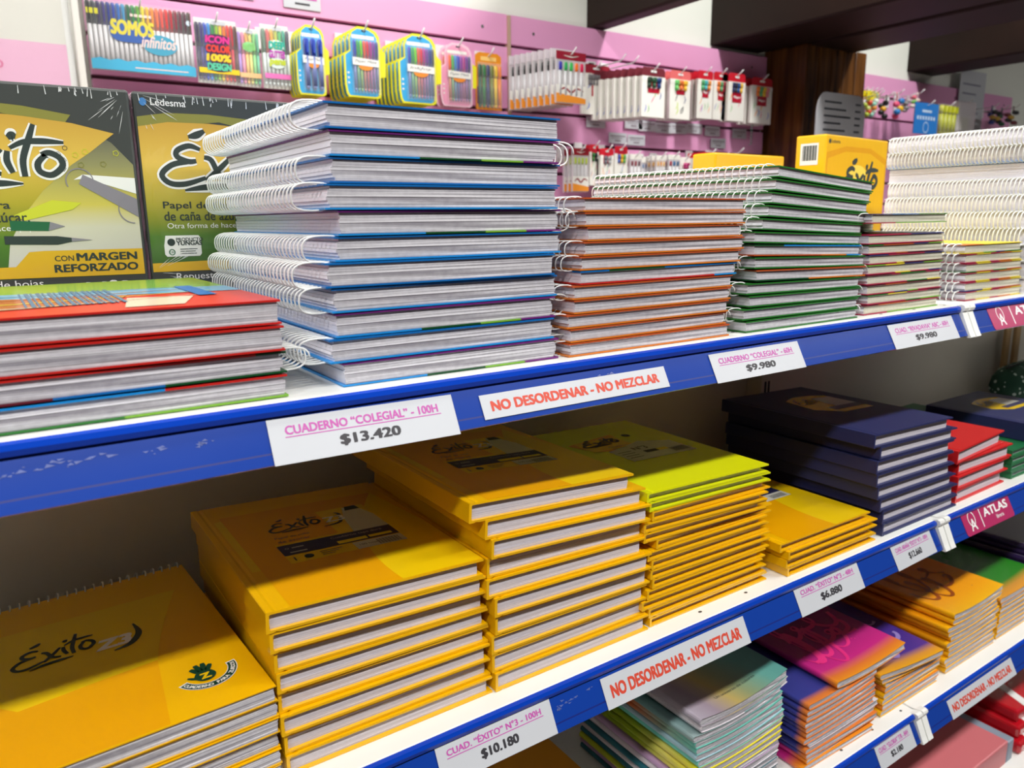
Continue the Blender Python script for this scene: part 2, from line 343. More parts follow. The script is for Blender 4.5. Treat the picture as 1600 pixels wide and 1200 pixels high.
price_label(.935, 1.032, .0060, .0370, 1, 'CUAD. ARA\u00d1A \u201c\u00c9XITO\u201d N\u00b03 - 100H', '$12.660', 'white price label reading $12.660 on the middle rail beside the end cap', .02)
price_label(.945, 1.036, .0075, .0365, 2, 'CUAD. \u201cGLORIA\u201d T/R - 84H', '$2.180', 'white price label reading $2.180 on the lowest rail')
price_label(1.14, 1.350, .0125, .0370, 2, NO, None, 'white notice strip with red NO DESORDENAR lettering on the lowest rail')
def atlas(x0, x1, d0, d1, level, label):
    w = x1-x0; h = (d1-d0)*.0233/.0206; O, U, V, N = rail_frame(x0, level, d1*.0233/.0206-.0094); f = (Vector((0, 0, 0)), U, V, N); t = MB()
    rr = .005; pl = []
    for cx, cy, a in ((w-rr, h-rr, 0), (rr, h-rr, 1), (rr, rr, 2), (w-rr, rr, 3)):
        pl += [(cx+rr*math.cos((a+k/4)*PI/2), cy+rr*math.sin((a+k/4)*PI/2)) for k in range(5)]
    t.prism(pl, f, .0003, .0007, 0)
    t.ring(w*.17, h*.58, h*.22, h*.265, f, .0008, 1, ry=1.15); t.text('A', w*.17, h*.14, h*.44, f, .0008, 1, align='c', bold=.015); t.rect(w*.345, w*.36, h*.1, h*.9, f, .0008, 1)
    t.text('ATLAS', w*.42, h*.45, h*.32, f, .0008, 1, w=w*.5, bold=.03); t.text('libreria', w*.64, h*.2, h*.15, f, .0008, 1, bold=.01)
    o = t.build('shop_sticker', [WINE, WHITE]); o.location = O; tag(o, label, 'sticker', 'wine red shop stickers')
atlas(1.118, 1.262, .0035, .0362, 1, 'wine red sticker with white lettering on the middle rail')
atlas(1.122, 1.30, .0035, .0362, 0, 'wine red sticker with white lettering on the top rail, cut by the photo edge')
# ------------------------------------------------------------------ notebooks
def coil_mesh(d, hz, hx, pitch, r, key, _c={}):
    k = (d, hz, hx, pitch, r)
    if k not in _c:
        n = int((d-.012)/pitch); S = 20; pts = []
        for i in range(n*S+1):
            a = 2*PI*i/S; c, s = math.cos(a), math.sin(a)
            e = .72                                                     # a rounded, slightly boxy ring
            pts.append((hx*abs(c)**e*(1 if c > 0 else -1), .006+pitch*i/S, hz*abs(s)**e*(1 if s > 0 else -1)))
        _c[k] = MB().tube(pts, r, 5).mesh('coil', [WIRE])
    return _c[k]

def pages_mb(x0, x1, y0, y1, z0, z1, seed, layer=.0026, ragged=.0006, round_=0.0, side=-1, left=False):
    """a block of gathered leaves: thin layers, each a hair out of line with the next"""
    rng = random.Random(seed); mb = MB(); n = max(2, int(round((z1-z0)/layer))); h = (z1-z0)/n
    for k in range(n):
        q = lambda: rng.uniform(0, ragged)
        c = abs((k+.5)/n-.5)*2; bulge = round_*(c**2.2)
        xa, xb = (x0+bulge+q()*1.5, x1-q()*1.6) if side < 0 else (x0+q()*1.6, x1-bulge-q()*1.5)
        mb.box(xa, xb, y0+q(), y1-q(), z0+k*h, z0+(k+1)*h-.00012)
        if left: mb.m[-2] = 1
    return mb

_sp = {}
def name_bottom(s): return 'bottom' in s
def spiral(name, label, group, cat, loc, w, d, t, segs, side='l', yaw=0, tilt=0, page=None, ct=.0013, pitch=.0072, ring=.0125, wire=.0006, seed=0, sag=0, ragged=.0006, over=.0006, layer=.0026, cover_print=None, lift=0):
    """coil-bound notebook; segs = [(fraction of the width, material), ...] seen along the front edge of both covers"""
    e = thing(name, label, cat, loc, (0, tilt, yaw), group); page = page or PAGE
    def bend(x, y, z): u = x/w; return (x, y, z + sag*4*u*(1-u) + lift*u*u)
    key = ('p', w, d, t, side, seed % 4, sag, ragged, page.name, layer, lift, ct)
    if key not in _sp:
        m = pages_mb(.0012, w-.0012, .001, d-.001, ct+.0001, t-ct-.0001, seed % 4, layer, ragged, .0035, -1 if side == 'l' else 1, True)
        if sag or lift:
            q = MB()
            for i in range(8):
                pass
            m.warp(bend) if not sag else sub_x(m, w, bend)
        _sp[key] = m.mesh('page_block', [page, PAGE_SIDE])
    link('page_block', _sp[key], e)
    for nm, z0, z1, sg in (('front_cover', t-ct, t, segs[0]), ('back_cover', 0, ct, segs[1])):
        key = (nm, w, d, t, sag, lift, ct, tuple((f, m.name) for f, m in sg), cover_print.__name__ if (cover_print and nm == 'front_cover') else None)
        if key not in _sp:
            m = MB(); x = 0
            for k, (f, mm) in enumerate(sg): m.box(x*w, f*w, 0, d, z0, z1, k); x = f
            mats = [mm for f, mm in sg]
            if sag: m = sub_x(m, w, bend)
            elif lift: m.warp(bend)
            if cover_print and nm == 'front_cover': cover_print(m, mats, w, d, t)
            _sp[key] = m.mesh(nm, mats)
        link(nm, _sp[key], e)
    c = link('coil', coil_mesh(d, t/2+over, ring*.86, pitch, wire, ''), e); c.location = (-ring*.26 if side == 'l' else w+ring*.26, 0, t/2+(over if name_bottom(label) else 0))
    return e
def sub_x(m, w, fn, n=8):
    """re-cut a mesh of boxes into n strips across x and bend it"""
    bm = bmesh.new(); vs_ = [bm.verts.new(v) for v in m.v]; bm.verts.ensure_lookup_table()
    for f, mi in zip(m.f, m.m):
        try: fc = bm.faces.new([vs_[i] for i in f]); fc.material_index = mi
        except ValueError: pass
    for k in range(1, n):
        g = bm.verts[:]+bm.edges[:]+bm.faces[:]
        bmesh.ops.bisect_plane(bm, geom=g, plane_co=(w*k/n, 0, 0), plane_no=(1, 0, 0))
    bm.verts.index_update(); r = MB(); r.v = [tuple(fn(*v.co)) for v in bm.verts]
    for f in bm.faces: r.f.append(tuple(v.index for v in f.verts)); r.m.append(f.material_index); r.sm.append(False)
    bm.free(); return r

def hardcover(name, label, group, cat, loc, w, d, ts, tf, cover, yaw=0, tilt=0, page=None, over=.004, bt=.0022, seed=0, printer=None, pmats=(), ragged=.0004, wob=0.0, hinge=True):
    """case-bound notebook, spine along x=0; ts / tf = thickness at spine and fore edge"""
    e = thing(name, label, cat, loc, (0, tilt, yaw), group)
    def warp(x, y, z): return (x, y, z*(1+(tf/ts-1)*max(0, min(1, x/w))))
    rng = random.Random(seed); key = ('h', w, d, ts, tf, cover.name, seed % 5, over, printer.__name__ if printer else None)
    if key not in _sp:
        m = MB(); pm = MB(); ww = rng.uniform(-wob, wob)
        # the case is one outline in (x,z): spine, two boards, a groove beside the spine
        g = .0007 if hinge else 0
        out = [(.0, .0006), (.0006, 0), (.005, 0), (.0075, g), (.010, 0), (w, 0), (w+.0004, bt*.5), (w, bt), (.0035, bt), (.0026, bt+.0008), (.0026, ts-bt-.0008), (.0035, ts-bt), (w, ts-bt), (w+.0004, ts-bt*.5), (w, ts), (.010, ts), (.0075, ts-g), (.005, ts), (.0006, ts), (0, ts-.0006)]
        m.prism([(x, z) for x, z in out], (Vector((0, 0, 0)), X_, Z_, Y_), 0, d)
        # turned-in board ends at head and tail (slightly rounded lips)
        m.v = [(x, y+(.0004*math.sin(x*60+ww*900)), z) for x, y, z in m.v]
        m.warp(warp); me_c = m.mesh('cover', [cover]); me_l = None
        if printer: printer(pm, w, d, ts); pm.warp(warp); me_l = pm.mesh('cover_print', [cover]+list(pmats))
        p = pages_mb(.0032, w-over, over*.7, d-over*.7, bt+.0001, ts-bt-.0001, seed % 5, .0021, ragged, 0)
        p.warp(warp); me_p = p.mesh('page_block', [page or PAGE_GREY]); _sp[key] = (me_c, me_p, me_l)
    a, b, l_ = _sp[key]; c_ = link('cover', a, e)
    if l_: link('cover_print', l_, c_)
    link('page_block', b, e); return e

def softbook(name, label, group, cat, loc, w, d, t, cover, yaw=0, tilt=0, page=None, sag=.0, lift=0, droop=0, seed=0, printer=None, pmats=(), cth=.0005):
    """stapled or glued soft notebook with a rounded spine along x=0; sag dips the middle, lift raises the fore edge, droop lowers it along a curve"""
    e = thing(name, label, cat, loc, (0, tilt, yaw), group)
    def bend(x, y, z): u = max(0, x/w); return (x, y, z - sag*4*u*(1-u) + lift*u*u - droop*u**1.6)
    key = ('s', w, d, t, cover.name, sag, lift, droop, seed % 4, printer.__name__ if printer else None, (page or PAGE).name)
    if key not in _sp:
        def shell(x0, xr, z0, z1, y0, y1, mm):
            """closed loop in xz with a round spine, drawn out along y, bent"""
            n = 9; r = (z1-z0)/2; loop = [(x0+r*.9-r*.9*math.sin(PI*k/6), (z0+z1)/2+r*math.cos(PI*k/6)) for k in range(7)]
            loop += [(x0+r*.9+(xr-x0-r*.9)*k/n, z0) for k in range(1, n+1)] + [(xr-(xr-x0-r*.9)*k/n, z1) for k in range(n)]
            mm.prism(loop, (Vector((0, 0, 0)), X_, Z_, Y_), y0, y1)
        def sheet(mm):
            n = 10; r = t/2; mid = [(w - (w-r*.9)*k/n, t) for k in range(n)] + [(r*.9-r*.9*math.sin(PI*k/6), r+r*math.cos(PI*k/6)) for k in range(7)] + [(r*.9+(w-r*.9)*k/n, 0) for k in range(1, n+1)]
            o = len(mid); V = []
            for y in (0, d):
                for x, z in mid: V.append((x, y, z))
                for i, (x, z) in enumerate(mid):
                    cx, cz = (max(x, r*.9), r); dx, dz = (0, z-r) if x >= r*.9 else (x-r*.9, z-r); l = math.hypot(dx, dz) or 1
                    V.append((x-dx/l*cth, y, z-dz/l*cth))
            Fc = []
            for i in range(o-1): Fc += [(i, i+1, 2*o+i+1, 2*o+i), (o+i+1, o+i, 3*o+i, 3*o+i+1), (i+1, i, o+i, o+i+1), (2*o+i, 2*o+i+1, 3*o+i+1, 3*o+i)]
            Fc += [(0, 2*o, 3*o, o), (o-1, 2*o-1, 4*o-1, 3*o-1)]
            mm.add(V, Fc, 0)
        c = MB(); sheet(c); c.warp(bend)
        if printer: printer(c, w, d, t, bend)
        p = MB(); rng = random.Random(seed % 4); n = max(2, int(t/.0022)); h = (t-2*cth)/n
        for k in range(n):
            z0 = cth+.0001+k*h; q = rng.uniform(0, .0008)
            mm = MB(); shell(.0016+abs((k+.5)/n-.5)*.003, w-.0004-q, z0, z0+h-.0001, .0006+q, d-.0006-q, mm); p.add(mm.v, mm.f, 0)
        p.warp(bend); _sp[key] = (c.mesh('cover', [cover]+list(pmats)), p.mesh('page_block', [page or PAGE]))
    a, b = _sp[key]; link('cover', a, e); link('page_block', b, e); return e

# cover colours
BLUE = mat('blue_cover', (16, 104, 178), .3); BLUE2 = mat('bright_blue_cover', (30, 140, 214), .3); PURPLE = mat('purple_cover_edge', (112, 34, 118), .35)
GREEN = mat('green_cover', (38, 116, 40), .3); DGREEN = mat('deep_green_cover', (14, 74, 34), .35); LIME = mat('lime_cover_edge', (120, 176, 52), .35)
RED = mat('red_cover', (200, 36, 30), .3); ORANGE = mat('orange_cover', (216, 120, 34), .35); RUST = mat('rust_orange_cover', (190, 82, 34), .35)
MAROON = mat('maroon_cover_edge', (96, 24, 40), .4); WINEC = mat('crimson_cover_edge', (176, 32, 72), .4); YEL = mat('yellow_cover_edge', (232, 208, 50), .4); NAVYE = mat('navy_cover_edge', (52, 52, 112), .4)
rB = [(.35, BLUE2), (.62, DGREEN), (.82, LIME), (1, PURPLE)]; rBp = [(1, PURPLE)]

# --- the tall blue stack
G_BLUE = 'blue spiral notebooks of the tall stack'; XS = [.201, .200, .203, .198, .203, .204, .195, .199, .197, .195, .200]; N = 11; T = .1975/N
for i in range(N):
    flip = i in (1, 4, 8, 10); z = SH[0] + (N-1-i)*T + .0004
    if flip: segs = ([(1, PURPLE)], rB)
    else: segs = ([(1, BLUE)], [(1, BLUE2 if i % 2 else BLUE)])
    lab = 'blue spiral notebook, %s of the tall blue stack, %s' % (nth(i, N), 'coil at right' if flip else 'coil at left')
    spiral('spiral_notebook', lab, G_BLUE, 'notebook', (XS[i]+(.004 if flip else 0), .517+.001*(i % 3), z), .200-(.004 if flip else 0), .268, T-.0006, segs, 'r' if flip else 'l', yaw=random.uniform(-.006, .006), seed=i, ring=.0180, pitch=.0084, wire=.00075, over=.0007, ragged=.0008)

# --- the short red stack
def red_cover(m, mats, w, d, t):
    base = len(mats); mats += [mat('cover_leaf_green', (120, 170, 70), .2), mat('cover_sky', (110, 170, 205), .2), mat('cover_terracotta', (186, 96, 62), .2), mat('cover_barcode', (60, 110, 150), .25), mat('cover_cream', (225, 205, 180), .2), mat('cover_lemon', (226, 214, 70), .2), BLUE]
    f = top_frame(t); r = random.Random(4)
    m.poly([(.0, d*.62), (w, d*.5), (w, d), (0, d)], f, .0002, base)
    m.poly([(.0, d*.30), (w*.5, d*.42), (w, d*.36), (w, d*.55), (0, d*.66)], f, .0003, base+1)
    m.poly([(.0, d*.12), (w*.55, d*.20), (w*.62, d*.40), (0, d*.52)], f, .0004, base+2)
    m.poly([(w*.55, d*.05), (w*.72, d*.05), (w*.80, d*.25), (w*.6, d*.3)], f, .0004, base+4)
    for k in range(4): m.ribbon([(w*.02, d*(.2+.1*k), .4), (w*.3, d*(.18+.12*k), 1), (w*.9, d*(.3+.1*k), .3)], .004, f, .0006, base+(4, 5, 2, 1)[k])
    for k in range(16):
        u = w*(.30+.018*k); m.rect(u, u+w*.006*(1+k % 2), d*.18, d*.62, f, .0007, base+3)
    m.rect(w*.82, w*.88, d*.25, d*.6, f, .0007, base+6)
G_RED = 'red and multicolour spiral notebooks of the short stack'; N = 4
segs = [([(1, RED)], [(1, RED)]), ([(1, RED)], [(1, RED)]), ([(.9, RED), (1, DGREEN)], [(.32, MAROON), (.62, BLUE), (1, DGREEN)]), ([(.12, GREEN), (.30, BLUE2), (.62, BLUE2), (1, RED)], [(.5, GREEN), (1, LIME)])]
zs = [-.0683, -.0862, -.1020, -.1186]; ts = [.0172, .0176, .0155, .0162]; labs = ['topmost, with the picture cover in view', 'second from the top', 'third from the top, coil at right', 'bottom one with blue and red edge']
for i in range(N):
    sd = 'r' if i == 2 else 'l'
    spiral('spiral_notebook', 'red notebook in the short left stack, ' + labs[i], G_RED, 'notebook', ((.161, .1615, .1625, .1620)[i]-.205, .513, zs[i]+CZ+.0006), .205, .262, ts[i]-.0008, segs[i], sd, yaw=(.0, -.01, .004, 0)[i], seed=i+2, ring=.0165, pitch=.0084, over=.0007, wire=.00075, cover_print=red_cover if i == 0 else None, ragged=.0008)

# --- the orange stack
G_OR = 'orange spiral notebooks in the middle of the top shelf'; XS = [.423, .425, .428, .424, .420, .421, .412, .414, .406, .410, .408]; N = 11; T = .1355/N
for i in range(N):
    flip = i in (2, 5, 7, 9); z = SH[0]+(N-1-i)*T+.0004
    sg = ([(1, RUST)], [(1, ORANGE)])
    if i == 5: sg = ([(.16, BLUE), (.5, DGREEN), (1, BLUE)], [(.84, RED), (1, BLUE2)])
    spiral('spiral_notebook', '%s spiral notebook, %s of the orange stack%s' % ('blue-edged' if i == 5 else 'orange-edged', nth(i, N), ', coil at right' if flip else ', coil at left'), G_OR, 'notebook',
           (XS[i], .513+.0008*(N-i) * 0, z), .206 if not flip else .201, .262, T-.0006, sg, 'r' if flip else 'l', seed=i, ring=.0118, pitch=.0078, wire=.00058, over=.0008, yaw=random.uniform(-.006, .006))

# --- the green stack
G_GR = 'green spiral notebooks of the top shelf'; XS = [.677, .674, .668, .664, .656, .645, .646, .648, .652, .638, .643, .634, .640]; N = 13; T = .1695/N
for i in range(N):
    flip = i in (6, 8, 10, 12); z = SH[0]+(N-1-i)*T+.0004; sg = ([(1, GREEN)], [(1, GREEN)])
    if i == 6: sg = ([(.25, DGREEN), (1, BLUE2)], [(.6, RUST), (.85, ORANGE), (1, BLUE2)])
    if i == 8: sg = ([(1, RUST)], [(.45, DGREEN), (1, ORANGE)])
    spiral('spiral_notebook', 'green-edged spiral notebook, %s of the green stack%s' % (nth(i, N), ', coil at right' if flip else ', coil at left'), G_GR, 'notebook',
           (XS[i], .512, z), .203-(.004 if flip else 0), .262, .0119-.0005, sg, 'r' if flip else 'l', seed=i, ring=.0122, pitch=.0088, wire=.00062, over=.0012, ragged=.0007, yaw=(.088, .088, .084, .08, .075, .045, .03, .02, .01, .008, .004, 0, 0)[i], tilt=(N-1-i)*(T-.01198)/.203)

# --- the cream stack with many-coloured edges
def mixed(rng, n=4):
    c = [WINEC, NAVYE, GREEN, WINEC, YEL, RUST, MAROON, LIME]; x = 0; o = []
    for k in range(n): x = (k+1)/n if k == n-1 else (k+1)/n+rng.uniform(-.08, .08); o.append((x, rng.choice(c)))
    return o
G_AB = 'cream paged spiral notebooks by the end cap'; XS = [.862, .866, .859, .861, .864, .863, .862, .865, .867, .861]; N = 10; T = .1195/N
for i in range(N):
    rng = random.Random(40+i); flip = i in (2, 3, 7); z = SH[0]+(N-1-i)*T+.0004
    top = [(.25, NAVYE), (.6, BLUE), (1, GREEN)] if i == 0 else mixed(rng); bot = [(.3, WINEC), (1, LIME)] if i in (0, 9) else [(.35, WINEC)] + mixed(rng)[1:]
    spiral('spiral_notebook', 'cream-paged notebook, %s of the stack before the end cap%s' % (nth(i, N), ', recessed' if i == 1 else ''), G_AB, 'notebook',
           (XS[i], .518+(.10 if i == 1 else 0), z), .170, .215, T-.0007, (top, bot), 'r' if flip else 'l', page=PAGE_CREAM, seed=i, ring=.0112, pitch=.0085, wire=.0007, over=.0006, ct=.0011)
G_H = 'cream paged spiral notebooks past the end cap'; XS = [1.093, 1.097, 1.101, 1.102, 1.104, 1.108]; N = 6; T = .0775/N
for i in range(N):
    rng = random.Random(70+i); z = SH[0]+(N-1-i)*T+.0004; w_ = [(.18, WINEC), (.42, YEL), (.58, WINEC), (.8, ORANGE), (1, YEL)]
    spiral('spiral_notebook', 'cream-paged notebook, %s of the short stack right of the end cap' % nth(i, N), G_H, 'notebook',
           (XS[i], .520, z), .165, .21, T-.0007, ([(.3, ORANGE), (1, YEL)] if i == 0 else w_, w_ if i % 2 else mixed(rng)), 'l', page=PAGE_CREAM, seed=i, ring=.0125, pitch=.0085, wire=.0009, over=.0007, ct=.0011)
# --- tall stack seen by its white coils
G_W = 'notebooks seen by their white coils at the right edge'; N = 10; T = .240/N
for i in range(N):
    z = SH[0]+(N-1-i)*T+.0004; blue = i == 2
    spiral('spiral_notebook', 'thick notebook, %s of the right-hand stack showing white coils' % nth(i, N), G_W, 'notebook',
           (1.272+(.0, .006, .008, .01, .004, .0, .002, 0, 0, 0)[i], .515+(.004 if i == 1 else 0), z), .19, .232, T-.0006, ([(1, BLUE if blue else WHITE)], [(1, BLUE2 if i == 1 else WHITE)]), 'r' if blue else 'l', seed=i, ring=.0175, pitch=.0060, wire=.0009, over=.0008)
# ------------------------------------------------------------------ middle shelf
SUN_Y = mat('yellow_orange_board', (242, 184, 4), .22, .5, coat=.3, noise=.02, nscale=30); ARC = mat('pale_yellow_print', (242, 202, 12), .22, coat=.3); ARC2 = mat('deep_orange_print', (238, 168, 3), .22, coat=.3)
ACID = mat('acid_yellow_board', (226, 230, 8), .25, coat=.3); NAVY = mat('navy_cloth_board', (38, 44, 92), .45, bump=.15, bscale=900); REDB = mat('red_board', (206, 26, 28), .4); GRB = mat('green_board', (30, 112, 66), .4)
NAVYP = mat('navy_print', (42, 44, 88), .3); GREYP = mat('pale_grey_print', (205, 205, 196), .3); YELP = mat('yellow_print', (238, 214, 40), .3)
LAB_M = [ARC, INK_DARK, NAVYP, GREYP, YELP, INK_BLACK, ARC2, WHITE]          # slots 1..8 after the cover
def cover_arcs(m, w, d, t):
    """printed crescent: a paler field with a deeper wedge, running over the whole board"""
    f = top_frame(t); arc = [(w*.93-.45*w*math.sin(PI*.5*k/14)*(1-.25*k/14), d*(.86-.86*k/14)) for k in range(15)]
    m.poly([(w*.10, d*.86)] + arc[::1] + [(w*.10, .0008)], f, .0002, 7)
    m.poly([(.012, d*.82), (w*.14, d*.84), (w*.30, d*.30), (.012, d*.30)], f, .00012, 1)
    m.poly(arc + [(w-.001, .0008), (w-.001, d*.42), (w*.96, d*.66)], f, .00022, 1)
def big_label(m, w, d, t, s=1):
    """the paper label glued on the front cover"""
    cover_arcs(m, w, d, t); f = top_frame(t); x0, x1, y0, y1 = w*.235, w*.81, d*.30, d*.74; W_, H_ = x1-x0, y1-y0
    m.rect(x0, x1, y0, y1, f, .0004, 1)
    m.rect(x0, x0+W_*.55, y0+H_*.42, y1, f, .00045, 7)
    logo(m, x0+W_*.06, y0+H_*.62, W_*.44, H_*.34, f, .0006, 2)
    m.ribbon([(x0+W_*.5, y0+H_*.62, .3), (x0+W_*.66, y0+H_*.66), (x0+W_*.72, y0+H_*.84), (x0+W_*.69, y0+H_*.9, .4)], .0035, f, .0006, 2)
    m.text('Z3', x0+W_*.55, y0+H_*.70, H_*.12, f, .0006, 8, bold=.03)
    m.poly([(x0+W_*.66, y0+H_*.3), (x0+W_*.72, y0+H_*.72), (x0+W_*.80, y1-H_*.02), (x0+W_*.92, y1-H_*.02), (x1, y0+H_*.7), (x1, y0+H_*.3)], f, .0005, 4)
    m.poly([(x0+W_*.80, y1-H_*.1), (x0+W_*.83, y1), (x0+W_*.93, y1), (x0+W_*.95, y1-H_*.1)], f, .00055, 2)
    m.text('Papel de ca\u00f1a', x0+W_*.04, y0+H_*.52, H_*.05, f, .0006, 3); m.text('de az\u00facar', x0+W_*.04, y0+H_*.44, H_*.05, f, .0006, 3)
    m.rect(x0, x1, y0+H_*.16, y0+H_*.38, f, .0006, 3)
    m.text('Cuaderno tapa dura', x0+W_*.44, y0+H_*.29, H_*.055, f, .0007, 4, w=W_*.46); m.rect(x0+W_*.46, x0+W_*.72, y0+H_*.18, y0+H_*.24, f, .0007, 5); m.rect(x0+W_*.74, x0+W_*.95, y0+H_*.19, y0+H_*.24, f, .0007, 5)
    m.ring(x0+W_*.06, y0+H_*.3, .0012, .0018, f, .0007, 4); m.rect(x0+W_*.1, x0+W_*.2, y0+H_*.29, y0+H_*.31, f, .0007, 4); m.rect(x0+W_*.06, x0+W_*.2, y0+H_*.2, y0+H_*.22, f, .0007, 4)
    m.disc(x0+W_*.17, y0+H_*.08, .0042, .0042, f, .0006, 2); m.rect(x0+W_*.05, x0+W_*.06, y0+H_*.04, y0+H_*.11, f, .0006, 2)
    for k in range(3): m.rect(x0+W_*.27, x0+W_*(.46-.04*k), y0+H_*(.11-.035*k), y0+H_*(.12-.035*k), f, .0006, 2)
    m.rect(x0+W_*.56, x1, y0+H_*.0, y0+H_*.15, f, .0005, 4)
    for k in range(22): m.rect(x0+W_*(.76+.009*k), x0+W_*(.76+.009*k+.003+.003*(k*7 % 3 == 0)), y0+H_*.015, y0+H_*.12, f, .0006, 6)
    m.text('100 hojas', x0+W_*.60, y0+H_*.05, H_*.045, f, .0006, 6)
def acid_label(m, w, d, t):
    f = top_frame(t); x0, x1, y0, y1 = w*.2, w*.88, d*.36, d*.8; W_, H_ = x1-x0, y1-y0
    m.poly([(x0, y1-H_*.15), (x0+W_*.1, y0+H_*.5), (x0+W_*.3, y0+H_*.42), (x0+W_*.62, y1-H_*.1), (x0+W_*.62, y1)], f, .0003, 7)
    m.rect(x0+W_*.08, x0+W_*.6, y0+H_*.5, y1-H_*.12, f, .0004, 1)
    m.poly([(x0+W_*.2, y0), (x1, y0), (x1, y0+H_*.44), (x0+W_*.7, y0+H_*.6), (x0+W_*.45, y0+H_*.5), (x0+W_*.2, y0+H_*.42)], f, .0005, 4)
    logo(m, x0+W_*.12, y0+H_*.62, W_*.42, H_*.28, f, .0006, 6, None, .08); m.text('Cuaderno', x0+W_*.3, y0+H_*.53, H_*.05, f, .0006, 6); m.text('tapa dura', x0+W_*.3, y0+H_*.46, H_*.05, f, .0006, 6)
    m.disc(x0+W_*.74, y0+H_*.86, .006, .006, f, .0006, 6); m.text('N\u00b03', x0+W_*.46, y0+H_*.32, H_*.1, f, .0007, 6, bold=.02)
    m.rect(x0+W_*.5, x0+W_*.66, y0+H_*.18, y0+H_*.26, f, .0007, 6); m.rect(x0+W_*.66, x0+W_*.78, y0+H_*.18, y0+H_*.26, f, .0007, 5)
    for k in range(18): m.rect(x0+W_*(.78+.011*k), x0+W_*(.784+.011*k+.003*(k % 3 == 0)), y0+H_*.06, y0+H_*.2, f, .0007, 6)
    for k in range(4): m.rect(x0+W_*.24, x0+W_*.4, y0+H_*(.1+.07*k), y0+H_*(.115+.07*k), f, .0007, 2)
def small_label(m, w, d, t):
    cover_arcs(m, w, d, t); f = top_frame(t); x0, y0 = w*.28, d*.42; W_, H_ = w*.56, d*.38
    m.rect(x0, x0+W_, y0+H_*.18, y0+H_, f, .0004, 1); m.rect(x0, x0+W_, y0+H_*.18, y0+H_*.45, f, .0005, 3); m.rect(x0+W_*.5, x0+W_, y0, y0+H_*.2, f, .0006, 4); logo(m, x0+W_*.1, y0+H_*.6, W_*.4, H_*.32, f, .0006, 2)
    for k in range(14): m.rect(x0+W_*(.68+.02*k), x0+W_*(.69+.02*k), y0+H_*.03, y0+H_*.15, f, .0007, 6)
    m.text('Tapa dura', x0+W_*.52, y0+H_*.32, H_*.07, f, .0007, 4)
def navy_label(m, w, d, t):
    f = top_frame(t); x0, x1, y0, y1 = w*.30, w*.84, d*.40, d*.80; W_, H_ = x1-x0, y1-y0
    m.poly([(x0, y0+H_*.3)]+[(x0+W_*(.1+.9*k/10), y0+H_*(.86+.14*math.sin(PI*k/10))) for k in range(11)]+[(x1, y0), (x0+W_*.3, y0)], f, .0003, 1)
    m.poly([(x0+W_*.52, y0+H_*.3), (x0+W_*.6, y0+H_*.8), (x1, y0+H_*.78), (x1, y0+H_*.3)], f, .0005, 4); m.rect(x0+W_*.3, x1, y0+H_*.14, y0+H_*.3, f, .0006, 3); logo(m, x0+W_*.12, y0+H_*.5, W_*.4, H_*.34, f, .0006, 2)

def book_stack(xs, Y, N, ts, tf, w, d, cov, name, labf, group, printer=None, page=None, seed=0, ys=None, over=.004, covs=None, yaws=None, cat='notebook', level=1, bt=.0022, x_copy=None):
    for i in range(N):
        k = N-1-i; z = SH[level]+k*ts+.0003; tilt = math.atan2(k*(ts-tf), w); c = covs[i] if covs else cov
        top = (i == 0 and printer)
        hardcover(name, labf(i), group, cat, (xs[i], Y+(ys[i] if ys else 0), z), w, d, ts-.0004, tf-.0004, c, yaw=(yaws[i] if yaws else 0), tilt=tilt, page=page, seed=seed+i, over=over, printer=printer if top else None, pmats=LAB_M if top else (), bt=bt)

# wide yellow stack with the lit label
book_stack([.1355, .1375, .140, .1405, .141, .1405, .1425, .1425], .523, 8, .0175, .0165, .187, .243, SUN_Y, 'hardcover_notebook',
           lambda i: 'yellow hardcover notebook, %s of the stack nearest the yellow spiral notebooks' % nth(i, 8), 'yellow hardcover notebooks, first stack', big_label, ys=[0, .001, .003, .002, .004, 0, .002, 0], yaws=[.0, -.006, .0, .004, -.005, 0, .004, 0])
book_stack([.308, .3235, .3285, .326, .324, .331, .3325, .329, .330, .332], .5205, 10, .01863, .0174, .188, .243, SUN_Y, 'hardcover_notebook',
           lambda i: 'yellow hardcover notebook, %s of the tallest yellow stack in the middle' % nth(i, 10), 'yellow hardcover notebooks, tallest stack', big_label, seed=11, ys=[0, 0, -.002, .002, 0, -.002, 0, .001, .002, 0], yaws=[.012, .006, -.004, .004, 0, -.006, 0, 0, .004, 0])
book_stack([.515, .519, .523, .512, .512, .530, .518, .524, .523, .526, .519, .512, .522, .524], .5215, 14, .0107, .0103, .188, .238, SUN_Y, 'hardcover_notebook',
           lambda i: '%s thin notebook, %s of the acid-yellow-topped stack' % ('acid yellow' if i < 2 else 'orange yellow', nth(i, 14)), 'thin hardcover notebooks under the acid yellow one', acid_label, seed=31,
           covs=[ACID, ACID]+[SUN_Y]*12, yaws=[0, 0, .01, -.02, -.012, .02, 0, .008, -.006, .004, 0, -.01, 0, 0], bt=.0019, over=.0075)
book_stack([.722, .734, .733, .737], .5105, 4, .0111, .0107, .183, .232, SUN_Y, 'hardcover_notebook',
           lambda i: 'thin yellow hardcover notebook, %s of the low stack beside navy books' % nth(i, 4), 'thin yellow notebooks of the low stack', small_label, seed=51, bt=.0019, over=.008, ys=[.002, -.002, 0, 0])
book_stack([.898, .914, .909, .912, .917, .925, .934, .937], .511, 8, .01834, .01754, .193, .245, NAVY, 'hardcover_notebook',
           lambda i: 'navy blue clothbound notebook, %s of the navy stack' % nth(i, 8), 'navy clothbound notebooks', navy_label, seed=61, over=.006)
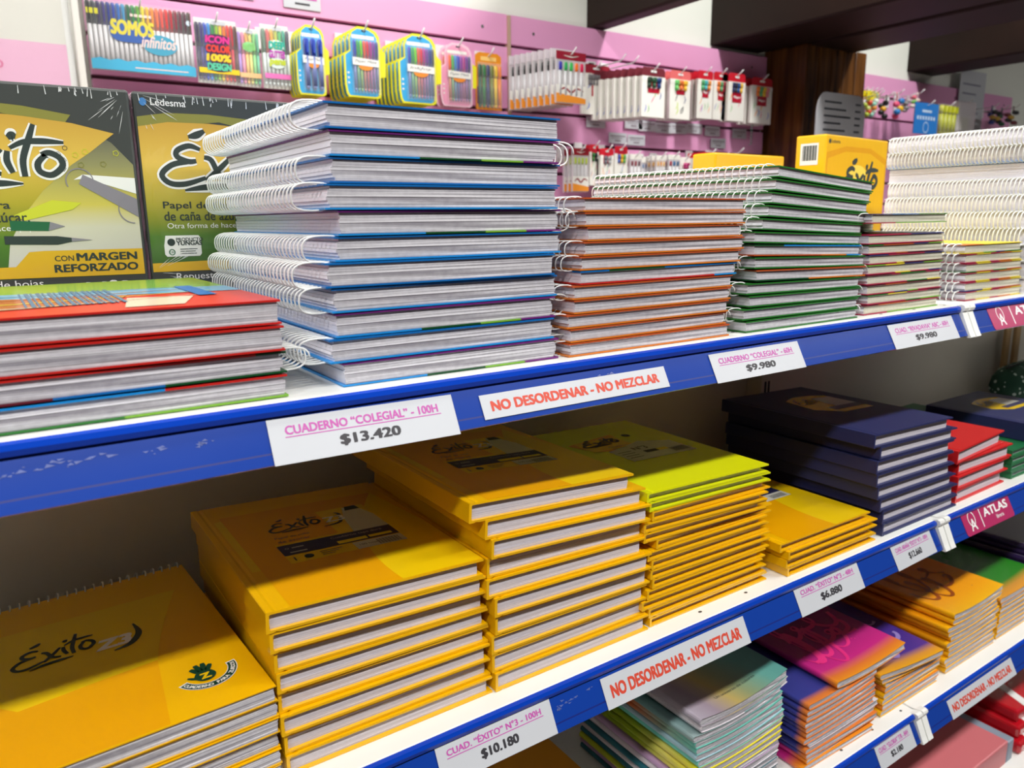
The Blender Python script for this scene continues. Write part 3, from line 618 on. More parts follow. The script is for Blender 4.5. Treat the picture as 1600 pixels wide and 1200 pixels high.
book_stack([1.128, 1.142, 1.137, 1.136], .515, 4, .0205, .0215, .158, .215, REDB, 'hardcover_notebook',
           lambda i: 'red hardcover notebook, %s of the red stack' % nth(i, 4), 'red hardcover notebooks', None, seed=71, over=.006, yaws=[.05, -.03, 0, .02], ys=[0, .004, 0, 0])
book_stack([1.308, 1.312, 1.312, 1.316], .517, 4, .0125, .0125, .185, .26, GRB, 'hardcover_notebook',
           lambda i: 'green hardcover notebook, %s of the green stack at the right edge' % nth(i, 4), 'green hardcover notebooks', None, seed=81, over=.006)
hardcover('hardcover_notebook', 'navy notebook with a yellow label lying on the green hardcover stack', None, 'notebook', (1.375, .512, SH[1]+.0506), .19, .18, .03, .03, NAVY, printer=navy_label, pmats=LAB_M, seed=3)
# spotted pencil pouch
def pouch():
    m = MB(); n = 22
    dots = bpy.data.materials.new('green_spotted_fabric'); dots.use_nodes = True; nt = dots.node_tree; b = nt.nodes['Principled BSDF']; b.inputs['Roughness'].default_value = .8
    tc = nt.nodes.new('ShaderNodeTexCoord'); v = nt.nodes.new('ShaderNodeTexVoronoi'); v.inputs['Scale'].default_value = 75; nt.links.new(tc.outputs['Object'], v.inputs['Vector'])
    cr = nt.nodes.new('ShaderNodeValToRGB'); cr.color_ramp.interpolation = 'CONSTANT'; cr.color_ramp.elements[0].color = lin((190, 205, 195)); cr.color_ramp.elements[1].position = .28; cr.color_ramp.elements[1].color = lin((14, 62, 44))
    nt.links.new(v.outputs['Distance'], cr.inputs[0]); nt.links.new(cr.outputs[0], b.inputs['Base Color'])
    pts = []; rad = []
    for k in range(n):
        s_ = k/(n-1); pts.append((-.12+.24*s_, 0, .034)); rad.append(.004+.030*max(0, 1-abs(2*s_-1)**5)**.5*(1+.05*math.sin(k*2.1)))
    pts = [(1.3*a, b, 1.3*c) for a, b, c in pts]; rad = [1.3*r_ for r_ in rad]; m.tube(pts, rad, 16); e = thing('pencil_pouch', 'dark green spotted fabric pouch lying behind the navy book at the far right', 'pouch', (1.95, .755, SH[1]+.0012), (0, 0, .05)); m.build('pouch_body', dots, e)
    MB().tube([(-.14, 0, .086), (-.06, 0, .0892), (.06, 0, .0892), (.14, 0, .086)], .0022, 6).build('zip', mat('black_zip', (20, 22, 22), .5), e)
pouch()
for k in range(2):
    o = MB().bevbox(-.012, .012, -.004, .004, 0, .27, .002).build('wooden_ruler', mat('ruler_wood', (176, 140, 92), .5, noise=.2, nscale=30)); o.location = (1.955+.05*k, .815, SH[1]+.001)
    tag(o, ('left' if k == 0 else 'right') + ' of two wooden strips leaning upright on the grey back panel at far right', 'ruler', 'wooden strips at the back')

# yellow top-coil pad at the left
def z3_cover(m, mats, w, d, t):
    b0 = len(mats); mats += [ARC, INK_DARK, WHITE, mat('dark_green_emblem', (16, 62, 44), .3), ARC2]; f = top_frame(t)
    arc = [(w*.90-.27*w*math.sin(PI*.5*k/16)*(1.0), d*(.80-.80*k/16)) for k in range(17)]
    m.poly([(0.0008, d*.80)]+arc+[(.0008, .0008)], f, .0002, b0); m.poly([(.0008, d*.52), (w*.36, d*.18), (w*.2, .0008), (.0008, .0008)], f, .00026, b0+4)
    m.poly([(0.0008, d*.30), (w*.5, d*.34), (arc[9][0], arc[9][1]), (arc[16][0], .0008), (w*.15, .0008)], f, .0003, b0+4)
    logo(m, w*.23, d*.505, w*.28, d*.17, f, .0005, b0+1)
    m.text('Z3', w*.515, d*.515, d*.06, f, .0005, b0+2, shear=.25, bold=.05); m.ribbon([(w*.57, d*.49, .3), (w*.635, d*.505), (w*.68, d*.56), (w*.675, d*.63, .3)], .0052, f, .0005, b0+1)
    # emblem: open hand over a banner
    cx, cy, k = w*.81, d*.17, .0085
    for a, ln in ((118, 1.5), (100, 1.75), (82, 1.75), (63, 1.5)):
        dx, dy = math.cos(math.radians(a)), math.sin(math.radians(a)); m.ribbon([(cx+dx*k*.55, cy+.2*k+dy*k*.55, 1), (cx+dx*k*ln, cy+.2*k+dy*k*ln, 1.05), (cx+dx*k*ln*1.25, cy+.2*k+dy*k*ln*1.25, .7)], k*.46, f, .0006, b0+3)
    m.ribbon([(cx-.2*k, cy-.1*k, 1.1), (cx-.9*k, cy+.15*k, .9), (cx-1.45*k, cy+.55*k, .5)], k*.42, f, .0006, b0+3)
    m.disc(cx, cy+.2*k, k*.92, k*.9, f, .00062, b0+3); m.text('Z', cx, cy-.3*k, k*.85, f, .0007, b0, bold=.05, align='c')
    m.ring(cx+.15*k, cy+.75*k, k*1.9, k*2.75, f, .00055, b0+2, a0=PI*1.12, a1=PI*2.06); m.ring(cx+.15*k, cy+.75*k, k*1.97, k*2.68, f, .0006, b0+3, a0=PI*1.14, a1=PI*2.04)
    s_ = 'CUADERNO PARA ZURDOS'; n = len(s_); r_ = k*2.12
    for i, ch in enumerate(s_):
        if ch == ' ': continue
        a = PI*1.18+(PI*.82)*i/(n-1); u, v = cx+.15*k+r_*math.cos(a), cy+.75*k+r_*math.sin(a); ta = a+PI/2; U = X_*math.cos(ta)+Y_*math.sin(ta); V = Z_.cross(U)
        V = -(X_*math.cos(a)+Y_*math.sin(a)); o_ = Vector((u, v, t)) + (X_*math.cos(a)+Y_*math.sin(a))*k*.42
        m.text(ch, 0, 0, k*.36, (o_, U, V, Z_), .0008, b0+2, bold=.03, align='c')
def pad(i, N):
    w, d, t = .200, .262, .0125; z = SH[1]+(N-1-i)*.0133+.0004
    e = thing('spiral_pad', 'yellow top-coil notebook, %s of the pile at the left edge' % nth(i, N), 'notebook', (-.060+(.0, .001, .0005, .0, .0, -.001)[i], .5135+(.0, .001, 0, .002, 0, 0)[i], z), (0, 0, .052), 'yellow top-coil notebooks at the left')
    mats = [SUN_Y]; m = MB().box(0, w, 0, d, t-.0008, t)
    if i == 0: z3_cover(m, mats, w, d, t)
    m.build('front_cover', mats, e); MB().box(0, w, 0, d, 0, .0008).build('back_cover', SUN_Y, e)
    pages_mb(.0006, w-.0008, .0006, d-.001, .0009, t-.0009, i, .0018, .0007).build('page_block', PAGE, e)
    c = MB(); nr = 26; S = 16
    for r in range(nr):
        x = .006+(w-.012)*r/(nr-1); c.tube([(x+.0022*math.sin(2*PI*k/S), d+.0008+.0065*math.cos(2*PI*k/S), t/2+.0010+(t/2+.0016)*math.sin(2*PI*k/S)) for k in range(S)], .00085, 4, closed=True)
    c.build('coil', mat('grey_wire', (222, 222, 216), .35), e)
for i in range(6): pad(i, 6)
# ------------------------------------------------------------------ wrapped paper packs behind the notebooks
def wrap(m):
    nt = m.node_tree; b = nt.nodes['Principled BSDF']; tc = nt.nodes.new('ShaderNodeTexCoord'); mp = nt.nodes.new('ShaderNodeMapping'); mp.inputs['Scale'].default_value = (1, 1, .35); mp.inputs['Rotation'].default_value = (0, .6, 0)
    nt.links.new(tc.outputs['Object'], mp.inputs[0]); n = nt.nodes.new('ShaderNodeTexNoise'); n.inputs['Scale'].default_value = 55; n.inputs['Detail'].default_value = 3; nt.links.new(mp.outputs[0], n.inputs['Vector'])
    bp = nt.nodes.new('ShaderNodeBump'); bp.inputs['Strength'].default_value = .25; bp.inputs['Distance'].default_value = .004; nt.links.new(n.outputs['Fac'], bp.inputs['Height']); nt.links.new(bp.outputs[0], b.inputs['Coat Normal']); b.inputs['Coat Weight'].default_value = .7; b.inputs['Coat Roughness'].default_value = .06
    return m
R_CHAR = wrap(mat('charcoal_wrapper', (66, 70, 68), .4)); R_OLIVE = wrap(mat('olive_band_print', (140, 138, 66), .4)); R_TAB = wrap(mat('mustard_band_print', (224, 178, 40), .4)); R_PHOTO = wrap(mat('photo_grey_print', (206, 204, 208), .4))
R_GRAD = wrap(ramp_mat('green_to_amber_print', 'z', [(.06, (44, 88, 40)), (.105, (84, 126, 46)), (.135, (176, 164, 50)), (.175, (226, 190, 82)), (.225, (196, 150, 60))], .4))
R_GLOW = wrap(ramp_mat('lemon_print', 'z', [(.07, (205, 203, 205)), (.115, (214, 210, 190)), (.135, (210, 196, 90)), (.17, (150, 148, 100)), (.20, (96, 98, 92))], .4))
GLINT = mat('painted_wrap_glint', (235, 238, 238), .1, .8)  # near-white strokes that paint highlights on the wrapper
def ream(name, label, x0, y0):
    W_, H_, T_ = .190, .2376, .052; e = thing(name, label, 'paper pack', (x0, y0, SH[0]+.0004), (0, 0, 0), 'wrapped paper packs'); m = MB(); m.bevbox(0, W_, 0, T_, 0, H_, .0025); f = (Vector((0, 0, 0)), X_, Z_, -Y_)
    q = lambda L: [(u*W_, v*H_) for u, v in L]
    m.poly(q([(.012, .345), (.012, .905), (.15, .925), (.35, .928), (.55, .918), (.74, .895), (.70, .85), (.4, .9), (.02, .86)]), f, .0002, 1)
    m.poly(q([(.36, .30), (.38, .60), (.6, .72), (.78, .86), (.9, .80), (.985, .72), (.985, .31)]), f, .0002, 4)
    m.poly(q([(.012, .32), (.012, .868), (.15, .89), (.35, .892), (.55, .882), (.74, .866), (.915, .835), (.80, .76), (.72, .715), (.59, .62), (.50, .53), (.43, .43), (.405, .32)]), f, .0003, 2)
    m.poly(q([(.012, .300), (.012, .335), (.44, .342), (.5, .395), (.56, .398), (.985, .398), (.985, .297)]), f, .0005, 3)
    logo(m, W_*.105, H_*.60, W_*.57, H_*.255, f, .0006, 5, 6, .047)
    m.ring(W_*.70, H_*.775, .0016, .002, f, .0006, 5)
    m.text('Papel de fibra', W_*.09, H_*.545, .0085, f, .0006, 5, bold=.012, w=W_*.36); m.text('de ca\u00f1a de az\u00facar.', W_*.09, H_*.505, .0085, f, .0006, 5, bold=.012, w=W_*.43); m.text('Otra forma de hacer papel.', W_*.10, H_*.467, .0066, f, .0006, 6, w=W_*.47)
    m.poly(q([(.075, .405), (.085, .445), (.245, .445), (.255, .435), (.255, .37), (.245, .36), (.085, .36), (.075, .37)]), f, .0006, 6)
    m.disc(W_*0.110, H_*.418, .0036, .0036, f, .0007, 5); m.text('PRODUCTO', W_*0.135, H_*.422, .0032, f, .0007, 5, bold=.02); m.text('YUNGAS', W_*0.135, H_*.405, .0042, f, .0007, 5, bold=.03)
    m.ring(W_*0.110, H_*.378, .0022, .003, f, .0007, 8); m.text('cal', W_*0.097, H_*.374, .003, f, .0008, 8); m.rect(W_*0.150, W_*0.235, H_*.388, H_*.391, f, .0007, 5); m.rect(W_*0.150, W_*0.225, H_*.379, H_*.382, f, .0007, 5); m.rect(W_*0.150, W_*0.230, H_*.370, H_*.373, f, .0007, 5)
    m.text('CON', W_*.60, H_*.358, .0048, f, .0007, 5, bold=.01); m.text('MARGEN', W_*.955, H_*.357, .0068, f, .0007, 5, w=W_*.262, bold=.03, align='r'); m.text('REFORZADO', W_*.955, H_*.316, .0068, f, .0007, 5, w=W_*.36, bold=.03, align='r')
    m.text('Repuesto de hojas', W_*.12, H_*.256, .0085, f, .0006, 6, w=W_*.42); m.text('N\u00b03', W_*.72, H_*.2, .018, f, .0006, 6, bold=.03)
    m.disc(W_*.045, H_*.962, .0032, .0036, f, .0005, 7); m.text('Ledesma', W_*.08, H_*.951, .0062, f, .0005, 6, bold=.008)
    # pens, pencil and ring binder on the printed picture
    m.poly(q([(.46, .53), (.62, .585), (.74, .575), (.70, .55), (.5, .51)]), f, .0006, 9)
    m.poly(q([(.44, .475), (.44, .51), (.60, .505), (.66, .488), (.59, .472)]), f, .00065, 8); m.poly(q([(.59, .472), (.60, .505), (.66, .488)]), f, .0007, 10)
    m.poly(q([(.41, .425), (.41, .455), (.62, .452), (.68, .445), (.74, .437), (.68, .43), (.62, .42)]), f, .00065, 5); m.poly(q([(.68, .43), (.68, .445), (.77, .435)]), f, .0007, 10)
    m.poly(q([(.76, .68), (.985, .59), (.985, .52), (.74, .645)]), f, .0006, 10); m.poly(q([(.72, .66), (.76, .68), (.985, .67), (.985, .61), (.77, .665)]), f, .00055, 6)
    m.ring(.745*W_, .655*H_, .0105, .0114, f, .0007, 10, a0=PI*.05, a1=PI*1.15); m.ring(.965*W_, .55*H_, .012, .013, f, .0007, 10, a0=PI*.6, a1=PI*1.5)
    rng = random.Random(8)
    for k in range(9):
        u, v = .60+.35*rng.random(), .70+.03*rng.random()+.05*(k % 2); m.ring(u*W_, v*H_, .0022, .0028, f, .0006, rng.choice((1, 9, 11)), n=5)
    # glints painted on the clear wrap's creases, at corners and top edge
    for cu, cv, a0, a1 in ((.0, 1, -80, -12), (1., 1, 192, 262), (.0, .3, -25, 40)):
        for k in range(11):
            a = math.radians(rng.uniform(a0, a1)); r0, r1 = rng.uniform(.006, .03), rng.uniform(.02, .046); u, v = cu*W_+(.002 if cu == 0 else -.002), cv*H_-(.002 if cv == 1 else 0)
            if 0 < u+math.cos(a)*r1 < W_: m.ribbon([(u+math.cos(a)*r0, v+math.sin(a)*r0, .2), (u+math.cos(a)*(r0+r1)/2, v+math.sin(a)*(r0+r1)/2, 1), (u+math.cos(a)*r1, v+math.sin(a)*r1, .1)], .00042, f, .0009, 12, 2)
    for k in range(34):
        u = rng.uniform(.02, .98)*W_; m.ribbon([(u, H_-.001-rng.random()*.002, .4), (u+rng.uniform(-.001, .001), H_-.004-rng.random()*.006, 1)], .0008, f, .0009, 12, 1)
    m.build('wrapper', [R_CHAR, R_OLIVE, R_GRAD, R_TAB, R_GLOW, INK_DARK, WHITE, mat('blue_drop_print', (70, 130, 190), .4), mat('mid_green_print', (40, 104, 70), .4), mat('lime_print', (206, 210, 60), .4), mat('steel_grey_print', (140, 136, 146), .35), mat('orange_print', (206, 130, 60), .4), GLINT], e)
ream('paper_pack', 'dark grey and yellow wrapped paper pack at the far left with the reinforced margin band', -.0605, .812)
ream('paper_pack', 'dark grey and green wrapped paper pack standing behind the tall blue stack', .1325, .815)

R_YEL = wrap(mat('yellow_wrapper', (246, 190, 20), .35)); R_YEL2 = wrap(mat('deep_yellow_wrapper', (236, 168, 12), .35)); R_BRIGHT = mat('lemon_glow_print', (250, 220, 90), .35)
def yream(label, loc, yaw, w, h, dpt, lying=False):
    e = thing('paper_pack', label, 'paper pack', loc, (0, 0, yaw), 'yellow wrapped paper packs'); m = MB(); m.bevbox(0, w, 0, dpt, 0, h, .003); f = (Vector((0, 0, 0)), X_, Z_, -Y_); g = (Vector((0, dpt, 0)), -Y_, Z_, -X_)
    if not lying:
        m.poly([(.004, h*.88), (w*.3, h*.93), (w*.7, h*.93), (w-.004, h*.86), (w-.004, h*.2), (.004, h*.2)], f, .0002, 1)
        m.poly([(.008, h*.84), (w*.3, h*.895), (w*.7, h*.895), (w-.008, h*.82), (w-.008, h*.3), (.008, h*.3)], f, .0003, 0)
        m.disc(w*.5, h*.74, w*.16, h*.07, f, .0004, 4); logo(m, w*.28, h*.58, w*.55, h*.26, f, .0006, 2, None, .065)
        m.disc(.012, h*.955, .004, .004, f, .0004, 2); m.text('Ledesma', .018, h*.945, .006, f, .0004, 2)
        m.rect(.010, dpt*.76, h*.80, h*.945, g, .0004, 3)
        for k in range(15): m.rect(.014+.0018*k, .0148+.0018*k+.0005*(k % 3), h*.83, h*.93, g, .0006, 2)
        m.text('ledesma', dpt*.85, h*.55, .008, (Vector((0, dpt*.12, h*.78)), Z_, Y_, -X_), .0006, 2); logo(m, .012, h*.40, dpt*.6, h*.2, g, .0005, 2, None, .08)
    else:
        logo(m, w*.55, .02, .05, h*.6, f, .0005, 2)
    m.build('wrapper', [R_YEL, R_YEL2, INK_DARK, WHITE, R_BRIGHT], e)
yream('yellow wrapped paper pack standing behind the green notebooks, barcode on its side', (1.245, .845, SH[0]+.0004), .10, .236, .257, .058)
yream('yellow wrapped paper pack lying low behind the green stack, left of the standing one', (1.03, .905, SH[0]+.0004), .03, .19, .2225, .05, True)

# poster in a clear stand, left
def poster():
    e = thing('poster_holder', 'clear poster holder with a pink sheet at the upper left', 'poster holder', (-.12, 1.96, 1.0)); m = MB(); f = (Vector((0, 0, 0)), X_, Z_, -Y_)
    m.bevbox(-.25, .335, -.004, .0, .3, 1.15, .001); m.rect(-.245, .322, .835, 1.148, f, .0045, 1); m.rect(-.24, .322, .31, .868, f, .0046, 2)
    m.text('Anto', .135, .8235-.012, .024, f, .0050, 3, bold=.01); m.build('printed_sheet', [WHITE, mat('poster_cream', (226, 224, 216), .4), mat('poster_pink', (238, 186, 214), .4), mat('poster_rose', (228, 130, 170), .4)], e)
    MB().bevbox(-.27, .352, -.011, -.007, .28, 1.17, .001).build('clear_sheet', mat('clear_acrylic', (245, 246, 242), .05, trans=.95, alpha=.25), e)
    MB().bevbox(.338, .352, -.02, .0, .28, 1.17, .003).build('edge_channel', mat('frosted_edge', (226, 222, 214), .3), e)
poster()
MB_ = MB()

# ------------------------------------------------------------------ lower shelf: soft notebooks
def soft_stack(N, X, Y, w, d, ts, covs, labf, group, level=2, dx=None, sags=None, lifts=None, yaws=None, seed=0, printer=None, pmats=(), page=None, droops=None, dys=None):
    z = SH[level]+.0004; zz = []
    tl = ts if isinstance(ts, list) else [ts]*N
    for i in range(N-1, -1, -1): zz.append(z); z += tl[i]
    zz = zz[::-1]
    for i in range(N):
        pr = printer if i == 0 else None
        softbook('soft_notebook', labf(i), group, 'notebook', (X+(dx[i] if dx else 0), Y+(dys[i] if dys else 0), zz[i]), w, d, tl[i]-.0004, covs[i], yaw=(yaws[i] if yaws else 0), sag=(sags[i] if sags else 0), lift=(lifts[i] if lifts else 0), droop=(droops[i] if droops else 0), seed=seed+i, printer=pr, pmats=pmats if pr else (), page=page)
TEAL = ramp_mat('teal_grey_print', None, [(0, (150, 170, 170)), (.05, (120, 160, 160)), (.12, (70, 140, 140)), (.2, (60, 130, 130))], .3, diag=(.5, .9, 0))
PAST = ramp_mat('pastel_holographic_print', None, [(-.01, (186, 178, 192)), (.035, (158, 142, 156)), (.07, (186, 164, 96)), (.095, (140, 152, 112)), (.135, (96, 160, 150)), (.2, (70, 140, 140))], .28, diag=(1, .15, 0), coat=.3)
MINT = mat('mint_cover', (120, 214, 196), .3); LIMEC = mat('lime_yellow_cover', (206, 214, 50), .3); PALEB = mat('pale_blue_cover', (170, 205, 218), .3); LILAC = mat('lilac_cover', (196, 160, 200), .3); DOTW = mat('white_patterned_cover', (222, 214, 220), .4, noise=.15, nscale=500); TEALD = mat('dark_teal_cover', (40, 110, 124), .3)
RUSTY = ramp_mat('rust_to_teal_spine', 'y', [(0, (110, 196, 180)), (.06, (150, 160, 140)), (.11, (196, 100, 50)), (.22, (120, 70, 50))], .35); GOLDL = ramp_mat('yellow_to_lime_spine', 'y', [(0, (240, 226, 40)), (.05, (226, 216, 110)), (.1, (160, 180, 30)), (.2, (110, 140, 20))], .35)
def pastel_print(m, w, d, t, bend):
    f = top_frame(t); V0 = len(m.v)
    m.text('Un universo de colores', w*.32, d*.10, .0042, f, .0007, 1, w=w*.45)
    for i in range(V0, len(m.v)): m.v[i] = tuple(bend(*m.v[i]))
covs = [PAST, DOTW, TEAL, RUSTY, RUSTY, PALEB, MINT, GOLDL, GOLDL, GOLDL, LILAC, DOTW, TEALD, DOTW, TEALD, LIMEC, LILAC, TEALD]
nm_ = ['teal and lilac gradient notebook with tiny lettering', 'white edged notebook', 'teal notebook', 'rust spined notebook', 'rust and teal spined notebook', 'pale blue notebook', 'mint green notebook', 'lime yellow spined notebook', 'yellow spined notebook', 'yellow and lime notebook', 'lilac notebook', 'white patterned notebook', 'dark teal notebook', 'white patterned notebook', 'dark teal notebook', 'lime notebook', 'lilac notebook', 'dark teal notebook']
N = 18
soft_stack(N, .600, .520, .158, .205, [.0105, .0085, .0085, .0092, .0092, .0085, .0100, .0088, .0088, .0095, .0085, .0095, .009, .0095, .0085, .0085, .0085, .0095], covs, lambda i: '%s, %s of the pastel stack' % (nm_[i], nth(i, N)), 'soft pastel notebooks',
           dx=[.006, .008, -.004, 0, .002, .002, .006, .004, .002, .004, 0, 0, -.002, 0, 0, -.002, 0, 0], sags=[.007*(17-i)/17 for i in range(18)], lifts=[.006*(17-i)/17 for i in range(18)], printer=pastel_print, pmats=[INK_DARK], seed=3)
# magenta stack
MAG = ramp_mat('magenta_to_orange_print', 'y', [(0, (240, 150, 30)), (.012, (226, 120, 50)), (.028, (200, 40, 130)), (.09, (150, 24, 110)), (.21, (90, 14, 70))], .25, coat=.3)
VIO = ramp_mat('violet_to_amber_print', 'y', [(0, (240, 170, 20)), (.012, (220, 150, 60)), (.026, (78, 52, 150)), (.12, (60, 40, 130)), (.21, (44, 30, 100))], .25, coat=.3)
ORG = ramp_mat('orange_gradient_print', 'y', [(0, (250, 186, 20)), (.03, (246, 166, 16)), (.1, (226, 130, 14)), (.21, (180, 90, 16))], .25, coat=.3)
GRN = ramp_mat('green_to_orange_print', 'y', [(0, (236, 160, 40)), (.015, (214, 150, 50)), (.03, (40, 130, 30)), (.21, (20, 96, 26))], .25, coat=.3)
NVO = ramp_mat('navy_to_orange_spine', 'y', [(0, (230, 130, 50)), (.007, (214, 120, 60)), (.016, (54, 60, 140)), (.2, (30, 36, 90))], .3)
SWIRL = mat('pink_swirl_print', (230, 50, 130), .3); SWB = mat('brown_swirl_print', (150, 70, 20), .3); SWV = mat('pale_violet_swirl_print', (150, 130, 200), .3)
def swirls(seed, n):
    def fn(m, w, d, t, bend):
        f = top_frame(t); r = random.Random(seed); V0 = len(m.v)
        for k in range(n):                                          # looping brush lettering
            pts = []; ph = r.random()*6; L = r.uniform(2.2, 3.6); v0 = .34+.2*k/max(1, n-1)+r.uniform(-.04, .04); av = r.uniform(.17, .24)
            for j in range(26):
                q = j/25; pts.append((w*(.14+.70*q+.075*math.cos(2*PI*L*q+ph)), d*(v0+av*math.sin(2*PI*L*q+ph)*(.6+.4*math.sin(q*5+k))), .25+.9*abs(math.sin(PI*L*q+k))))
            m.ribbon(pts, .0062, f, .0006+.00004*k, 1, 4)
        for k in range(10): m.disc(w*r.uniform(.1, .9), d*r.uniform(.15, .9), .0011, .0011, f, .0006, 1, 6)
        for i in range(V0, len(m.v)): m.v[i] = tuple(bend(*m.v[i]))
    fn.__name__ = 'swirls%d' % seed; return fn
covs = [MAG, NVO, NVO, NVO, NVO, NVO, NVO, NVO, DOTW, NVO, NVO, MAG, MAG]; N = 13
soft_stack(N, .806, .517, .162, .207, [.0105]+[.0083]*12, covs, lambda i: ('magenta swirl notebook with orange border lying on top of its stack' if i == 0 else '%s soft notebook, %s of the stack topped by the magenta cover' % ('white' if i == 8 else ('magenta' if i > 10 else 'navy'), nth(i, N))), 'soft notebooks under the magenta cover',
           dx=[.066, .006, .003, .002, .0, .003, .004, 0, .012, .006, .008, .010, .0], lifts=[.005*(12-i)/12 for i in range(13)], sags=[.004*(12-i)/12 for i in range(13)], printer=swirls(5, 3), pmats=[SWIRL], seed=5, yaws=[-.02, .02, 0, .01, 0, 0, 0, 0, 0, 0, -.02, .01, -.02])
covs = [VIO, VIO, ORG, MAG, ORG, ORG, MAG, ORG]; N = 8
soft_stack(N, 1.000, .522, .160, .207, [.0092]*8, covs, lambda i: ('violet notebook with amber border topping the low pile right of the magenta stack' if i == 0 else '%s soft notebook, %s of the violet-topped low pile' % ({1: 'violet', 3: 'magenta', 6: 'magenta'}.get(i, 'orange'), nth(i, N))), 'soft notebooks under the violet cover',
           dx=[-.010, -.004, .006, .006, .004, .002, .004, .0], droops=[.010, .006, .003, 0, 0, 0, 0, 0], sags=[.004, .003, .002, 0, 0, 0, 0, 0], yaws=[-.06, -.03, .02, 0, 0, .02, 0, 0], printer=swirls(9, 2), pmats=[SWV], seed=7)
covs = [ORG]*11; N = 11
soft_stack(N, 1.186, .524, .163, .207, [.0100]+[.0092]*10, covs, lambda i: ('orange notebook with brown brush lettering on top of the orange pile' if i == 0 else 'orange soft notebook, %s of the pile with brown brush lettering' % nth(i, N)), 'soft notebooks under the orange cover',
           dx=[.012, .010, -.004, .0, .008, -.002, .006, .006, -.004, .002, .002], sags=[.005*(10-i)/10 for i in range(11)], lifts=[.004*(10-i)/10 for i in range(11)], printer=swirls(12, 2), pmats=[SWB], seed=9)
covs = [GRN, VIO, ORG, ORG, ORG, ORG, ORG, ORG]; N = 8
soft_stack(N, 1.362, .526, .165, .207, [.0102]+[.0096]*7, covs, lambda i: '%s soft notebook, %s of the pile under the green cover' % (('green', 'violet')[i] if i < 2 else 'orange edged', nth(i, N)), 'soft notebooks under the green cover',
           dx=[.0, .006, .004, .002, .004, .0, .002, .0], lifts=[.006, .004, .002, 0, 0, 0, 0, 0], sags=[.003, .002, 0, 0, 0, 0, 0, 0], seed=11)
DPUR = mat('dark_purple_cover', (52, 36, 84), .25, coat=.3); N = 9
soft_stack(N, 1.555, .530, .20, .26, [.0125]*9, [DPUR]*4+[GRN]+[DPUR]*4, lambda i: '%s notebook, %s of the pile cut by the right edge' % ('green' if i == 4 else 'dark purple', nth(i, N)), 'dark purple notebooks at the right edge', dx=[0, .004, 0, .003, -.004, 0, 0, 0, 0], yaws=[.08]*4+[.03]*5, seed=13)
N = 4
book_stack([.335, .338, .336, .335], .60, N, .016, .016, .19, .22, mat('ochre_board', (214, 140, 20), .35), 'hardcover_notebook', lambda i: 'ochre hardcover notebook, %s of the dark pile on the lower shelf' % nth(i, N), 'ochre notebooks in the dark', None, level=2, seed=91)
# things on the lowest shelf
fo = MB(); fo.bevbox(0, .36, 0, .27, 0, .05, .003); e = thing('box_file', 'flat salmon pink box file on the lowest shelf', 'box file', (1.13, .53, SH[3]+.0005)); fo.build('lid', mat('salmon_pink_board', (206, 112, 118), .4, bump=.1, bscale=700), e)
MB().bevbox(.361, .385, 0, .27, 0, .046, .003).build('spine', mat('grey_blue_binding', (138, 150, 166), .45), e)
REDF = mat('glossy_red_plastic', (190, 20, 34), .12, coat=.5)
for k in range(3):
    e = thing('ring_binder', ('topmost', 'middle', 'lowest')[2-k] + ' of the red binders lying beside the salmon box file', 'binder', (1.535+.01*k, .525+.01*k, SH[3]+.0005+.0255*k), (0, 0, -.03*k), 'red binders on the lowest shelf')
    MB().bevbox(0, .26, 0, .28, 0, .025, .006).build('cover', REDF, e)
    s_ = MB(); s_.prism([(.03, .0), (.05, .0), (.15, .28), (.13, .28)], top_frame(.025), .0001, .0006); s_.build('white_band', WHITE, e)
# ------------------------------------------------------------------ goods hanging on the pink boards
def copy_tree(o, parent=None):
    c = o.copy(); COL.objects.link(c); c.parent = parent
    for ch in list(o.children): copy_tree(ch, c)
    return c
CLEAR = mat('clear_blister', (246, 249, 250), .08, alpha=.12); CARDW = mat('white_card', (236, 234, 226), .45); CARDR = mat('red_card', (196, 26, 44), .4); HOOKW = mat('white_hook', (238, 236, 236), .3)
YCARD = mat('yellow_card_rim', (232, 226, 40), .35); CYAN = mat('cyan_blue_card', (60, 168, 220), .35); OCARD = mat('orange_card', (232, 146, 30), .4); BAGW = mat('milky_bag', (236, 232, 234), .25, alpha=.55)
def cm(rgb): return mat('ink_%02x%02x%02x' % rgb, rgb, .35)
RAINBOW = [(26, 24, 30), (70, 76, 84), (58, 44, 96), (62, 54, 130), (30, 50, 140), (40, 70, 170), (50, 110, 190), (70, 150, 196), (20, 100, 60), (40, 140, 70), (110, 180, 60), (240, 220, 60), (244, 190, 60), (240, 150, 60), (244, 120, 80), (236, 90, 80), (220, 50, 50), (190, 30, 50), (140, 30, 56), (110, 30, 60), (90, 40, 60), (80, 56, 44)]
def pen(e, name, x, y, z0, z1, r, cap, body, capfrac=.42, tip=True, band=None):
    m = MB(); zc = z1-(z1-z0)*capfrac
    m.tube([(x, y, z0+(z1-z0)*.06), (x, y, zc)], r*.94, 8, 1); c = MB(); c.tube([(x, y, zc), (x, y, z1-r*.6), (x, y, z1)], [r, r, r*.7], 8, 0)
    if tip: m.tube([(x, y, z0), (x, y, z0+(z1-z0)*.06)], [r*.35, r*.9], 8, 1)
    c.box(x-r*.3, x+r*.3, y-r*1.45, y-r*.9, zc+(z1-zc)*.15, z1-(z1-zc)*.1, 0)
    o = m.build(name, [cap, body], e); c.build('cap', [cap], o); return o
